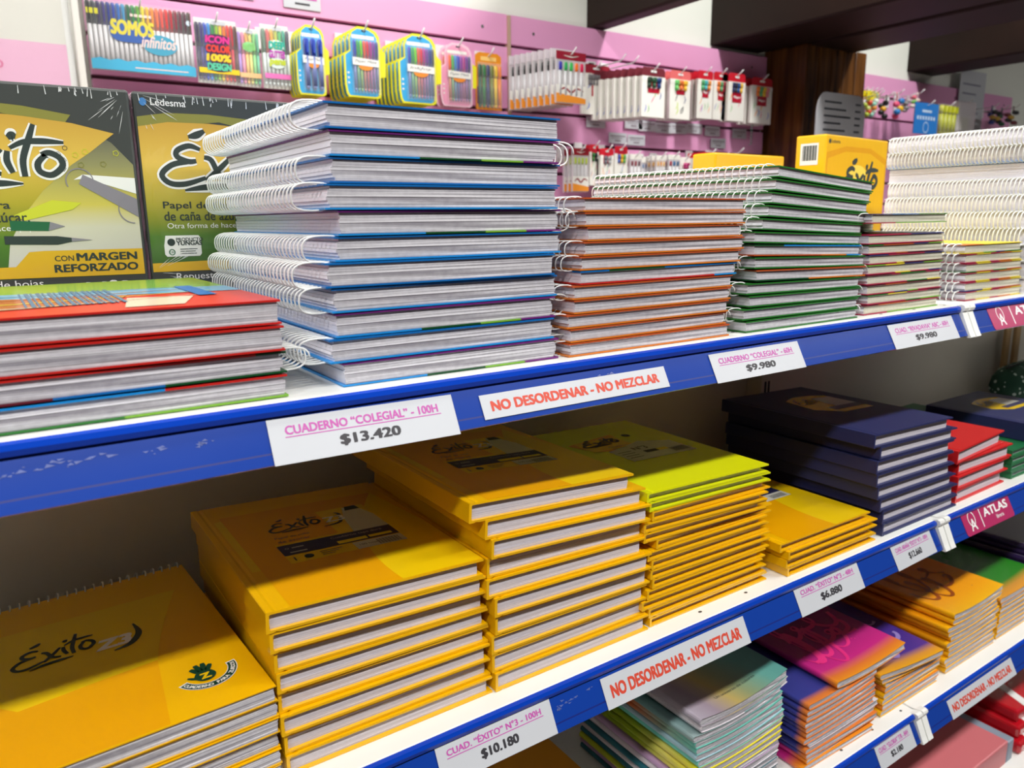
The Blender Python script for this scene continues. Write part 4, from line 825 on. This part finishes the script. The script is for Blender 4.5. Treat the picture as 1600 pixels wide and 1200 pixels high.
def hook(x, y, z, label, tagged=True, tip=.03):
    e = thing('display_hook', label, 'hook', (x, 2.101, z), group='wire hooks on the pink boards'); L = 2.101-y
    MB().tube([(0, 0, 0), (0, -L, 0), (0, -L-.012, .004), (0, -L-tip, .018)], .0022, 6).build('wire', HOOKW, e)
    MB().bevbox(-.017, .017, -.006, 0, -.03, .022, .001).build('backplate', HOOKW, e)
    if tagged == 'card':
        m = MB(); f = (Vector((0, -L-.030, .014)), X_, Z_, -Y_); m.bevbox(-.026, .026, -L-.030, -L-.0285, .014, .044, .0004); m.rect(-.018, .016, .033, .036, f, .0004, 1); m.rect(-.014, .018, .028, .030, f, .0004, 1); m.rect(-.01, .01, .019, .024, f, .0004, 2)
        m.build('price_tag', [LABEL_PAPER, INK_PINK, INK_BLACK], e)
def hang(kind, box, Y, label, cat, group, build, n=1, step=.02, back_label=None, tagged=True, dx=0, hooked=True, hook_label=None):
    mx, my = (box[0]+box[2])/2, (box[1]+box[3])/2
    x0, x1 = P(box[0], my, Y).x, P(box[2], my, Y).x; z1, z0 = P(mx, box[1], Y).z, P(mx, box[3], Y).z
    e = thing(kind, label, cat, ((x0+x1)/2, Y, z0), group=group if n > 1 else group); build(e, x1-x0, z1-z0)
    for k in range(1, n):
        c = copy_tree(e); c.location = ((x0+x1)/2+dx*k, Y+step*k, z0); c['label'] = back_label % (ORD[k] if k else '')
    if hooked: hook((x0+x1)/2, Y-.004, z1-.009, hook_label or 'wire hook of the ' + label.split(',')[0], tagged)
    return e
def somos(e, w, h):
    m = MB(); f = (Vector((0, -.012, 0)), X_, Z_, -Y_); m.bevbox(-w/2, w/2, .0, .0015, 0, h*.97, .0005); m.build('backing_card', CARDW, e)
    n = len(RAINBOW); p = w/n
    for i, c in enumerate(RAINBOW): pen(e, 'marker', -w/2+p*(i+.5), -.006, h*.05, h*.97, p*.44, cm(c), cm((232, 230, 232)), .36)
    s = MB(); s.poly([(-w/2, 0), (w/2, 0), (w/2, h*.10)]+[(w/2-w*k/12, h*(.14+.03*(k % 2))) for k in range(13)]+[(-w/2, h*.1)], f, .0, 0)
    s.poly([(-.10*w+.23*w*math.cos(a)*.9, h*.57+h*.17*math.sin(a)+.02*h*math.sin(3*a)) for a in [2*PI*k/26 for k in range(26)]], f, .0002, 1)
    s.poly([(.16*w+.17*w*math.cos(a), h*.42+h*.15*math.sin(a)) for a in [2*PI*k/22 for k in range(22)]], f, .0001, 2)
    s.text('SOMOS', -.29*w, h*.53, h*.2, f, .0005, 3, w=.40*w, bold=.05, shear=.1); s.text('infinitos', -.02*w, h*.37, h*.17, f, .0006, 4, w=.34*w, bold=.02, shear=.35)
    s.rect(-w*.5, -w*.39, h*.78, h*.86, f, .0003, 5); s.rect(-w*.1, w*.1, h*.80, h*.84, f, .0003, 4); s.disc(w*.465, h*.80, w*.026, w*.026, f, .0003, 6); s.rect(-w*.1, w*.42, h*.05, h*.065, f, .0003, 4)
    s.build('printed_sleeve', [cm((70, 176, 214)), cm((56, 96, 170)), cm((70, 160, 190)), cm((222, 208, 70)), cm((244, 214, 206)), cm((220, 214, 50)), cm((210, 226, 240))], e)
    MB().bevbox(-w/2, w/2, -.0116, .002, h*.02, h, .001).build('clear_pouch', CLEAR, e)
def fusion(cols, art, band, body=None, words=()):
    def b(e, w, h):
        m = MB(); m.bevbox(-w/2, w/2, .0, .0015, 0, h, .0005); m.build('backing_card', CARDW, e); n = len(cols); p = w/n; f = (Vector((0, -.012, 0)), X_, Z_, -Y_)
        for i, c in enumerate(cols): pen(e, 'marker', -w/2+p*(i+.5), -.006, h*.04, h*.92, p*.44, cm(c), cm(body or c), .42)
        s = MB(); rng = random.Random(len(cols)); r = len(words)
        for k, (t, c) in enumerate(words):
            v = h*(.62-.14*k); s.poly([(w*.30*math.cos(a)+rng.uniform(-.02, .02)*w, v+h*.055+h*.085*math.sin(a)) for a in [2*PI*j/14 for j in range(14)]], f, .0001*k, 1); s.text(t, 0, v, h*.105, f, .0012+.0001*k, 2+k, w=w*.56, bold=.05, align='c', shear=.08)
        s.rect(-w*.48, w*.48, h*.15, h*.23, f, .0002, 0)
        MB().prism([(-w*.12, h*.90), (w*.22, h*.90), (w*.22, h*.96), (-w*.12, h*.96)], f, 0, .0004).build('price_sticker', LABEL_PAPER, e)
        s.build('printed_sleeve', [band, art]+[cm(c) for t, c in words]+[LABEL_PAPER], e)
        MB().bevbox(-w/2, w/2, -.0116, .002, h*.01, h*.97, .001).build('clear_pouch', CLEAR, e)
    return b
G1 = 'marker packs on the left pink board'
hang('marker_pack', (138, 8, 300, 114), 2.03, 'wide clear pack of many rainbow markers with a blue cloud print', 'marker pack', G1, somos)
hang('marker_pack', (306, 31, 371, 131), 2.02, 'clear pack of bold coloured markers with a yellow band, second from the left', 'marker pack', G1, fusion([(40, 20, 70), (60, 40, 120), (30, 70, 190), (40, 140, 220), (30, 150, 70), (150, 200, 40), (240, 210, 30), (240, 120, 30), (226, 40, 40), (200, 20, 50), (90, 40, 20)], cm((60, 20, 70)), cm((244, 206, 30)), None, [('ICON', (220, 40, 140)), ('COLOR', (230, 60, 40)), ('100%', (246, 206, 40)), ('DESIGN', (90, 200, 160))]))
hang('marker_pack', (371, 45, 405, 136), 2.02, 'narrow clear pack of pastel markers with a peach band', 'marker pack', G1, fusion([(180, 140, 220), (240, 150, 180), (250, 200, 120), (240, 230, 130), (150, 220, 140), (120, 210, 170)], cm((150, 220, 150)), cm((246, 196, 140)), None, [('PASTEL', (140, 210, 120))]))
hang('marker_pack', (409, 40, 452, 139), 2.0, 'clear pack of glitter markers with a pink band', 'marker pack', G1, fusion([(120, 150, 130), (236, 120, 120), (240, 190, 90), (210, 220, 110), (110, 200, 130), (80, 170, 150), (90, 90, 110)], cm((226, 240, 236)), cm((236, 120, 190)), (220, 228, 226), [('DEEP', (40, 180, 160)), ('GLITTER', (190, 60, 180)), ('pens', (200, 216, 60))]))
def blister(cols, inner, rim, tabc, metal=False, words='Paper Mate'):
    def b(e, w, h):
        f = (Vector((0, 0, 0)), X_, Z_, -Y_)
        o = [(-.42, .0), (.30, .0), (.36, .02), (.38, .06), (.38, .30), (.50, .33), (.50, .66), (.40, .72), (.37, .88), (.30, .95), (.12, 1.0), (-.16, 1.0), (-.30, .94), (-.36, .85), (-.36, .66), (-.50, .60), (-.50, .18), (-.47, .05)]
        m = MB(); m.prism([(u*w, v*h) for u, v in o], f, -.001, .003, 0); m.prism([(u*.88*w-.02*w, .025*h+v*h*.94) for u, v in o if u < .39 or v > .9], f, .003, .0034, 1)
        m.prism([(w*.40, h*.31), (w*.50, h*.32), (w*.51, h*.66), (w*.40, h*.70)], f, .003, .0036, 2); m.rect(-w*.30, w*.24, h*.83, h*.88, f, .0038, 3); m.disc(-w*.0, h*.945, w*.06, h*.015, f, .0038, 4)
        for k in range(3): m.disc(-w*.41, h*(.2+.07*k), w*.025, h*.014, f, .0038, 3)
        m.build('blister_card', [rim, inner, tabc, CARDW, cm((24, 40, 60))], e); n = len(cols); p = w*.62/n
        for i, c in enumerate(cols): pen(e, 'pen', -w*.30+p*(i+.5), -.008, h*.08, h*.80, p*.40, cm(c), cm(tuple(int(v*.45+95) for v in c)), .34)
        s = MB(); g = (Vector((0, -.0125, 0)), X_, Z_, -Y_); s.prism([(-w*.33, h*.45), (w*.30, h*.44), (w*.30, h*.535), (-w*.33, h*.555)], g, 0, .001, 0); s.text(words, -w*.28, h*.475, h*.05, g, .0012, 1, w=w*.52, shear=.3)
        s.disc(-w*.02, h*.44, w*.17, h*.06, g, .0008, 2, 14, PI, 2*PI); s.build('brand_strip', [CARDW, cm((60, 70, 90)), cm((236, 140, 50))], e)
        MB().bevbox(-w*.34, w*.34, -.0122, -.003, h*.05, h*.83, .002).build('blister_shell', CLEAR, e)
    return b
G2 = 'blister packs of pens on the left pink board'
pens8 = [(40, 70, 190), (50, 170, 80), (120, 210, 40), (240, 90, 50), (220, 30, 60), (180, 40, 150), (120, 50, 160), (40, 50, 140)]
BK = '%s pack from the front behind the '
hang('blister_pack', (462, 40, 513, 149), 1.95, 'narrow blue blister pack of blue pens with yellow rim', 'pen pack', G2, blister([(40, 70, 180)]*3, CYAN, YCARD, YCARD), 4, .02, BK+'narrow blue pens blister')
hang('blister_pack', (537, 43, 601, 153), 1.95, 'blue blister pack of eight bright pens with yellow rim, beside the narrow blue one', 'pen pack', G2, blister(pens8, CYAN, YCARD, YCARD), 5, .027, BK+'eight bright pens blister on the second wide hook')
hang('blister_pack', (622, 54, 688, 163), 1.93, 'blue blister pack of slim pens with yellow rim, next to the pink blister', 'pen pack', G2, blister(pens8[::1]+[(60, 60, 90)], CYAN, YCARD, YCARD, words='InkJoy'), 7, .024, BK+'slim pens blister next to the pink one')
hang('blister_pack', (687, 68, 743, 167), 2.0, 'pink blister pack of candy coloured pens', 'pen pack', G2, blister([(250, 110, 50), (90, 190, 90), (60, 150, 220), (50, 70, 190), (150, 50, 170), (190, 60, 150), (120, 40, 160), (60, 60, 120)], cm((236, 160, 190)), cm((244, 196, 214)), YCARD), 2, .03, BK+'pink candy pens blister')
def orangecard(e, w, h):
    m = MB(); f = (Vector((0, 0, 0)), X_, Z_, -Y_); m.prism([(-w/2, 0), (w/2, 0), (w/2, h*.95), (w*.35, h), (-w*.35, h), (-w/2, h*.95)], f, -.001, .0015, 0); m.rect(-w*.46, w*.46, h*.1, h*.4, f, .0018, 1); m.rect(-w*.3, w*.3, h*.86, h*.93, f, .0018, 2); m.build('card', [OCARD, cm((90, 40, 100)), cm((250, 206, 120))], e)
    for i, c in enumerate([(30, 90, 60), (40, 130, 60), (50, 60, 110), (120, 130, 40), (240, 200, 40), (240, 130, 30)]): pen(e, 'pencil', -w*.38+w*.152*i, -.007, h*.04, h*.78, w*.06, cm(c), cm(c), .3)
    MB().bevbox(-w*.45, w*.45, -.0125, -.002, h*.03, h*.82, .002).build('blister_shell', CLEAR, e)
hang('card_pack', (743, 83, 783, 172), 2.05, 'orange card pack of dark pencils by the seam', 'pencil pack', G2, orangecard)
# right board
def penbag(cols, hdr):
    def b(e, w, h):
        f = (Vector((0, -.009, 0)), X_, Z_, -Y_); MB().bevbox(-w/2, w/2, -.009, .0, 0, h, .002).build('clear_bag', BAGW, e); n = len(cols); p = w*.9/n
        for i, c in enumerate(cols): pen(e, 'pen', -w*.45+p*(i+.5), -.0045, h*.12, h*.80, p*.36, cm(c), cm((214, 214, 216)), .25)
        q = MB(); q.prism([(-w/2, h*.84), (w/2, h*.84), (w/2, h), (-w/2, h)], f, 0, .0007, 0); q.ribbon([(-w*.25, h*.92, .4), (0, h*.9, 1), (w*.25, h*.93, .4)], h*.02, f, .001, 1); q.build('header_card', [hdr, CARDW], e)
        m = MB(); m.rect(-w/2, w/2, h*.12, h*.36, f, .0006, 1); m.poly([(-w/2, h*.02), (w/2, h*.02), (w/2, h*.12), (-w/2, h*.2)], f, .0008, 2); m.ribbon([(-w*.4, h*.24, .5), (-w*.2, h*.30), (0, h*.22), (w*.2, h*.3), (w*.42, h*.26, .5)], h*.035, f, .001, 0)
        m.build('printed_band', [hdr, CARDW, cm((240, 150, 50))], e)
    return b
G3 = 'packs on the middle pink board'
hang('pen_bag', (866, 82, 912, 163), 1.90, 'bag of coloured gel pens with dark red header', 'pen pack', G3, penbag([(50, 50, 170), (40, 170, 90), (60, 190, 90), (240, 120, 40), (220, 40, 90)], cm((150, 30, 50))))
hang('pen_bag', (858, 78, 893, 166), 1.918, 'first clear bag of black tipped pens behind the coloured gel pens', 'pen pack', G3, penbag([(24, 24, 28)]*3, cm((226, 216, 222))), 8, .022, '%s clear bag of black tipped pens behind the coloured gel pens', dx=-.006, hooked=False)
SQ = cm((178, 24, 50))
def cardpack(colors, hdr, art, seed, logo_v=.5, sq=.34, strokes=True, tip=True):
    def b(e, w, h):
        f = (Vector((0, -.008, 0)), X_, Z_, -Y_); m = MB(); m.bevbox(-w/2, w/2, -.008, .004, 0, h*.82, .001); m.prism([(-w/2, h*.80), (w/2, h*.80), (w/2, h*.95), (w*.42, h), (-w*.42, h), (-w/2, h*.95)], (Vector((0, -.006, 0)), X_, Z_, -Y_), 0, .001, 1)
        m.rect(-w*.12, w*.12, h*.90, h*.94, f, .0, 2); m.rect(-w*.5, w*.5, h*.72, h*.82, f, .0006, 1 if not tip else 0)
        m.rect(-w*sq/2, w*sq/2, h*(logo_v-.11), h*(logo_v+.11), f, .0012, 3); m.text('filgo', 0, h*(logo_v-.03), h*.06, f, .0015, 2, w=w*sq*.7, align='c', bold=.02)
        rng = random.Random(seed)
        for k in range(9 if strokes else 4):
            u, v = rng.uniform(-.4, .3)*w, rng.uniform(.08, .6)*h; m.ribbon([(u, v, .3), (u+rng.uniform(.02, .1)*w, v+.08*h), (u+rng.uniform(.0, .16)*w, v+.16*h, .3)], w*.035, f, .0008, 4+k % len(art))
        m.build('card_box', [CARDW, hdr, WHITE, SQ]+list(art), e); n = len(colors); p = w*.62/max(n, 1)
        for i, c in enumerate(colors): pen(e, 'marker', -w*.31+p*(i+.5), -.0105, h*.58, h*.80, p*.36, cm(c), cm(c), .5, False)
    return b
A1 = [cm((110, 130, 210)), cm((240, 150, 60)), cm((120, 190, 110)), cm((230, 110, 150)), cm((60, 90, 170))]
grey8 = [(120, 116, 120)]*7
hang('card_pack', (907, 102, 951, 180), 2.07, 'white card pack of grey pencils with dark red header, on its own hook', 'marker pack', G3, cardpack(grey8, cm((150, 30, 50)), A1[:1], 1, .48, .34, False))
hang('card_pack', (1000, 106, 1036, 184), 1.92, 'front red labelled pack of the dense row of thin marker packs', 'marker pack', G3, cardpack([(30, 60, 40), (40, 90, 60), (20, 60, 120)], cm((110, 40, 50)), A1, 2, .6, .5), 8, .021, '%s pack from the front of the dense row of thin marker packs', dx=-.011)
hang('card_pack', (1044, 111, 1076, 187), 2.0, 'black pack with neon green print', 'marker pack', G3, cardpack([(120, 220, 120), (250, 130, 60), (250, 210, 60)], cm((226, 110, 110)), [cm((20, 22, 30)), cm((20, 22, 30)), cm((190, 220, 40)), cm((60, 60, 130))], 3, .62, .4), 3, .026, '%s pack from the front behind the black neon green pack')
hang('card_pack', (1087, 111, 1111, 186), 2.0, 'narrow white marker pack with red top beside the black pack', 'marker pack', G3, cardpack([(90, 180, 120), (80, 190, 200), (240, 150, 60)], CARDR, A1, 4, .55, .4), 4, .024, '%s pack from the front behind the narrow red topped one')
hang('card_pack', (1112, 113, 1134, 188), 2.03, 'white marker pack with red top, left neighbour of the wide one', 'marker pack', G3, cardpack([(240, 130, 50), (90, 170, 120), (220, 60, 90)], CARDR, A1, 5, .52, .4), 1)
hang('card_pack', (1135, 115, 1161, 190), 2.0, 'wide white marker pack with large red square', 'marker pack', G3, cardpack([(30, 40, 90), (60, 60, 70), (40, 90, 160), (240, 190, 40)], CARDR, A1, 6, .5, .55), 2, .03, '%s pack from the front behind the wide white pack')
hang('card_pack', (1171, 122, 1203, 194), 2.0, 'red topped white marker pack at the right end by the post', 'marker pack', G3, cardpack([(240, 130, 50), (90, 170, 120), (240, 200, 60), (240, 150, 160)], CARDR, A1, 7, .5, .46), 3, .026, '%s pack from the front behind the one by the wooden post')
# second row
G4 = 'packs in the lower row of the middle pink board'
hang('pen_bag', (892, 232, 917, 300), 2.0, 'lime highlighter pack at the left of the lower row', 'highlighter pack', G4, penbag([(190, 214, 30)]*4, cm((150, 30, 44))), 3, .022, '%s lime highlighter pack from the front in the lower row')
hang('card_pack', (919, 226, 933, 290), 2.02, 'narrow red headed pack beside the lime highlighters', 'marker pack', G4, cardpack([(40, 130, 60), (30, 40, 50)], CARDR, A1, 8, .75, .6), 2, .02, '%s red headed pack from the front beside the lime highlighters')
hang('card_pack', (936, 232, 956, 292), 2.0, 'grey bodied pack with red square above the coil notebooks', 'marker pack', G4, cardpack([(120, 120, 130), (180, 180, 180)], CARDR, A1, 9, .72, .6), 2, .02, '%s pack from the front behind the grey bodied red square pack')
hang('card_pack', (958, 229, 978, 292), 2.0, 'slanted red headed pack, last of the three red ones in the lower row', 'marker pack', G4, cardpack([(60, 100, 190), (240, 190, 40), (90, 180, 90)], CARDR, A1, 10, .78, .6), 1)
hang('pen_bag', (981, 241, 999, 292), 2.05, 'pack of maroon pens in the lower row', 'pen pack', G4, penbag([(130, 30, 60), (150, 40, 60), (90, 40, 60)], CARDW), 2, .02, '%s pack from the front behind the maroon pens')
hang('pen_bag', (999, 247, 1013, 292), 2.05, 'pack of navy and blue pens in the lower row', 'pen pack', G4, penbag([(40, 110, 170), (40, 50, 130), (70, 50, 130)], CARDW), 2, .02, '%s pack from the front behind the navy and blue pens')
hang('pen_bag', (1022, 243, 1037, 290), 2.0, 'pack of amber pens in the lower row', 'pen pack', G4, penbag([(240, 180, 40), (240, 160, 30), (244, 190, 60)], CARDW), 4, .022, '%s pack from the front behind the amber pens')
hang('pen_bag', (1041, 242, 1059, 290), 2.0, 'pack of red and teal pens in the lower row', 'pen pack', G4, penbag([(170, 30, 60), (40, 110, 170), (30, 90, 130)], CARDW), 2, .022, '%s pack from the front behind the red and teal pens')
hang('card_pack', (1060, 246, 1076, 290), 2.05, 'small magenta labelled pack in the lower row', 'marker pack', G4, cardpack([(180, 40, 110)], CARDW, [cm((180, 40, 110))], 12, .4, .8), 1)
hang('card_pack', (1093, 238, 1120, 285), 2.0, 'red topped wide pack in the lower row', 'marker pack', G4, cardpack([(60, 120, 190), (180, 40, 150), (60, 190, 190)], CARDR, A1, 13, .45, .5), 4, .022, '%s pack from the front behind the red topped wide pack')
hang('card_pack', (1120, 243, 1134, 285), 2.05, 'small red topped pack at the right end of the lower row', 'marker pack', G4, cardpack([(60, 160, 120), (120, 190, 60)], CARDR, A1, 14, .5, .6), 1)
# price slips between the rows, and empty hooks
for k, (px, py) in enumerate(((931, 191), (965, 216), (994, 219), (990, 193), (1011, 197), (1037, 200), (1060, 201), (1085, 201), (1113, 205), (1155, 209), (1122, 224))):
    p = P(px, py, 2.094); m = MB(); f = (Vector((0, 0, 0)), X_, Z_, -Y_); m.bevbox(-.042, .042, -.001, .0, -.018, .018, .0004); m.rect(-.034, .034, .005, .009, f, .0016, 1); m.rect(-.03, .02, -.001, .001, f, .0016, 1); m.rect(-.014, .014, -.011, -.006, f, .0016, 1)
    o = m.build('price_slip', [LABEL_PAPER, cm((150, 140, 150))]); o.location = p; tag(o, 'white price slip on the middle pink board, %s' % (ORD[k]+' listed from the left' if k < 0 else ['below the lone grey pencil pack', 'low left beside the lone pack', 'low, second along the groove', 'high under the thin packs at left', 'under the front of the thin packs', 'under the black pack', 'under the narrow red topped pack', 'under the left of the wide packs', 'under the wide pack', 'under the pack by the post', 'low right above the red topped pack'][k]), 'price slip', 'price slips on the middle pink board')
for k, (px, py) in enumerate(((968, 96), (988, 99), (1152, 240))):
    p = P(px, py, 1.96); hook(p.x, 1.96, p.z, ['empty hook left of the dense row of thin packs', 'second empty hook left of the dense row', 'empty hook right of the lower row'][k])
for k, (x, z) in enumerate(((.40, .567), (.60, .567), (.775, .562))):
    m = MB(); f = (Vector((0, 0, 0)), X_, Z_, -Y_); m.bevbox(-.05, .05, -.0015, 0, -.02, .02, .0004); m.rect(-.04, .04, .004, .009, f, .002, 1); m.rect(-.02, .02, -.01, -.005, f, .002, 2); o = m.build('price_slip', [LABEL_PAPER, INK_PINK, INK_BLACK]); o.location = (x, 2.099, z+CZ)
    tag(o, 'white price slip above the %s on the left pink board' % ['rainbow markers', 'bold and pastel markers', 'glitter markers and blue blisters'][k], 'price slip', 'price slips on the left pink board')
# far right board
G5 = 'small goods on the far pink board'
def tagcard(e, w, h): MB().prism([(-w/2, 0), (w/2, 0), (w/2, h), (-w/2, h)], (Vector((0, 0, 0)), X_, Z_, -Y_), 0, .001).build('card', cm((232, 218, 30)), e)
for k in range(7):
    px = 1317+7.5*k; hang('yellow_tag', (px, 139+.6*k, px+11, 153+.6*k), 2.07-.02*(k % 3), ORD[k]+' from the left of the small yellow tags on the far pink board', 'tag', 'yellow tags on the far board', tagcard, tagged=False, hook_label='wire hook of the %s small yellow tag from the left, far board' % ORD[k])
def charm(cols):
    def b(e, w, h):
        m = MB(); rng = random.Random(int(w*1e5)); m.tube([(0, 0, h), (w*.05, 0, h*.85), (0, 0, h*.7)], .003, 6, 0)
        m.build('strap', cm(cols[0]), e)
        for k in range(5):
            q = MB(); c = (rng.uniform(-.35, .35)*w, rng.uniform(-.01, .01), h*(.12+.14*k)); bm = bmesh.new(); bmesh.ops.create_icosphere(bm, subdivisions=2, radius=1); q.add([(c[0]+v.co.x*w*.24, c[1]+v.co.y*.012, c[2]+v.co.z*h*.12) for v in bm.verts], [tuple(v.index for v in f.verts) for f in bm.faces], 0, True); bm.free(); q.build('charm', cm(cols[k % len(cols)]), e)
    return b
hang('key_charm', (1350, 148, 1362, 184), 2.0, 'leftmost lime and red charm cluster on the far board', 'charm', G5, charm([(180, 200, 60), (230, 80, 50), (210, 220, 120)]))
hang('key_charm', (1362, 146, 1376, 184), 2.0, 'mint and white charm cluster on the far board', 'charm', G5, charm([(150, 210, 190), (230, 240, 230), (240, 160, 60)]))
hang('key_charm', (1376, 148, 1391, 186), 2.0, 'black charm cluster on the far board', 'charm', G5, charm([(24, 24, 26), (30, 30, 34), (240, 180, 40)]))
hang('key_charm', (1391, 144, 1408, 186), 2.0, 'pink and blue charm cluster on the far board', 'charm', G5, charm([(236, 90, 130), (50, 130, 200), (240, 190, 40)]))
hang('key_charm', (1410, 150, 1424, 176), 2.0, 'grey charm cluster on the far board', 'charm', G5, charm([(190, 180, 180), (150, 150, 150)]))
hang('key_charm', (1424, 144, 1440, 170), 2.0, 'cream and pink charm cluster right of the grey one', 'charm', G5, charm([(240, 226, 210), (236, 110, 130), (120, 190, 90)]))
def bluecard(e, w, h):
    m = MB(); f = (Vector((0, 0, 0)), X_, Z_, -Y_); m.bevbox(-w/2, w/2, -.002, .002, 0, h, .0008)
    for k in range(7): m.rect(-w*.40+w*.115*k, -w*.33+w*.115*k, h*.46, h*.58, f, .0025, 1)
    m.rect(-w*.2, w*.2, h*.7, h*.78, f, .0025, 1); m.ring(0, h*.22, w*.1, w*.12, f, .0025, 1); m.build('card', [cm((40, 120, 200)), cm((190, 214, 240))], e)
hang('blue_pack', (1428, 161, 1465, 210), 1.95, 'blue carded pack on the far pink board', 'pack', G5, bluecard)
def limebag(e, w, h):
    for k in range(4): pen(e, 'stick', -w*.36+w*.24*k, 0, 0, h*.95, w*.10, cm((206, 210, 40)), cm((186, 190, 30)), .3)
    MB().bevbox(-w/2, w/2, -.012, .012, 0, h, .004).build('clear_bag', CLEAR, e)
hang('stick_bag', (1466, 163, 1492, 210), 1.95, 'bag of lime green sticks right of the blue card', 'pack', G5, limebag)
def whitebag(e, w, h): MB().bevbox(-w/2, w/2, -.014, .014, 0, h, .008).build('bag', BAGW, e); MB().bevbox(-w*.25, w*.25, -.006, .006, h*.08, h*.5, .003).build('contents', cm((200, 204, 160)), e)
hang('white_bag', (1492, 159, 1520, 208), 1.95, 'milky white bag right of the lime sticks', 'pack', G5, whitebag)
for k, (a, b, c) in enumerate((((1541, 165, 1556, 195), (50, 60, 130), 'navy'), ((1556, 168, 1572, 198), (40, 90, 60), 'dark green'), ((1572, 166, 1592, 196), (120, 50, 60), 'dark red'))):
    hang('key_charm', a, 2.0, c+' charm cluster in the dark at the far right', 'charm', G5, charm([b, (40, 40, 44), (200, 160, 60)]))
p = P(1517, 160, 2.09); m = MB(); f = (Vector((0, 0, 0)), X_, Z_, -Y_); m.bevbox(-.13, .13, -.001, 0, -.16, .15, .0004)
for k in range(6): m.rect(-.10, .08-.04*(k % 3), .08-.045*k, .088-.045*k, f, .0014, 1)
o = m.build('paper_notice', [LABEL_PAPER, cm((130, 130, 150))]); o.location = p; tag(o, 'white printed notice on the short far right pink board', 'notice')
# rounded acrylic list standing before the post
p0, p1 = P(1272, 214, 1.72), P(1352, 152, 1.72)
e = thing('list_sign', 'grey rounded sign with lines of text standing before the wooden post', 'sign', ((p0.x+p1.x)/2, 1.72, p0.z-.30)); w, h = p1.x-p0.x, p1.z-p0.z+.30; m = MB(); f = (Vector((0, 0, 0)), X_, Z_, -Y_)
pl = [(-w*.5, 0), (w*.5, 0)] + [(w*.5-w*.16*(1-math.cos(a)), h-.07+.07*math.sin(a)) for a in [PI/2*k/6 for k in range(7)]] + [(-w*.5+w*.16*(1-math.cos(a)), h-.07+.07*math.sin(a)) for a in [PI/2*(6-k)/6 for k in range(7)]]
m.prism(pl, f, 0, .004, 0)
for k in range(14):
    v = h-.035-.0235*k; m.rect(-w*.36, -w*.36+w*(.35+.1*(k*7 % 3)), v, v+.007, f, .0045, 1); m.rect(w*.28, w*.40, v, v+.007, f, .0045, 1)
m.build('board', [mat('grey_acrylic', (178, 178, 182), .25), cm((70, 72, 78))], e)
MB().bevbox(-w*.4, w*.4, -.05, .05, -.02, .0, .004).build('foot', cm((120, 120, 124)), e)
e2 = thing('display_table', 'dark counter behind the shelves that carries the list sign', 'counter', ((p0.x+p1.x)/2, 1.74, 0)); z = p0.z-.32; MB().bevbox(-.35, .45, -.14, .14, z-.03, z-.0005, .004).build('top', cm((60, 50, 44)), e2)
for sx in (-.32, .42): MB().bevbox(sx-.02, sx+.02, -.12, .12, 0, z-.031, .003).build('leg', cm((60, 50, 44)), e2)
# spotlight on the far beam
p = P(1588, 62, 1.9); e = thing('spotlight', 'small grey spotlight on the dark beam at the upper right', 'spotlight', p, (.0, .0, 0)); d_ = Vector((-.06, -.03, -.08))
MB().tube([Vector((.02, .01, .03)), Vector((-.01, -.005, -.01)), Vector((-.05, -.025, -.065))], [.028, .034, .040], 14).build('lamp_head', mat('spot_grey', (150, 150, 150), .35, metal=.5), e); MB().tube([(.02, .01, .03), (.04, .01, .09), (.04, .01, .20)], .007, 8).build('bracket', CHROME, e)
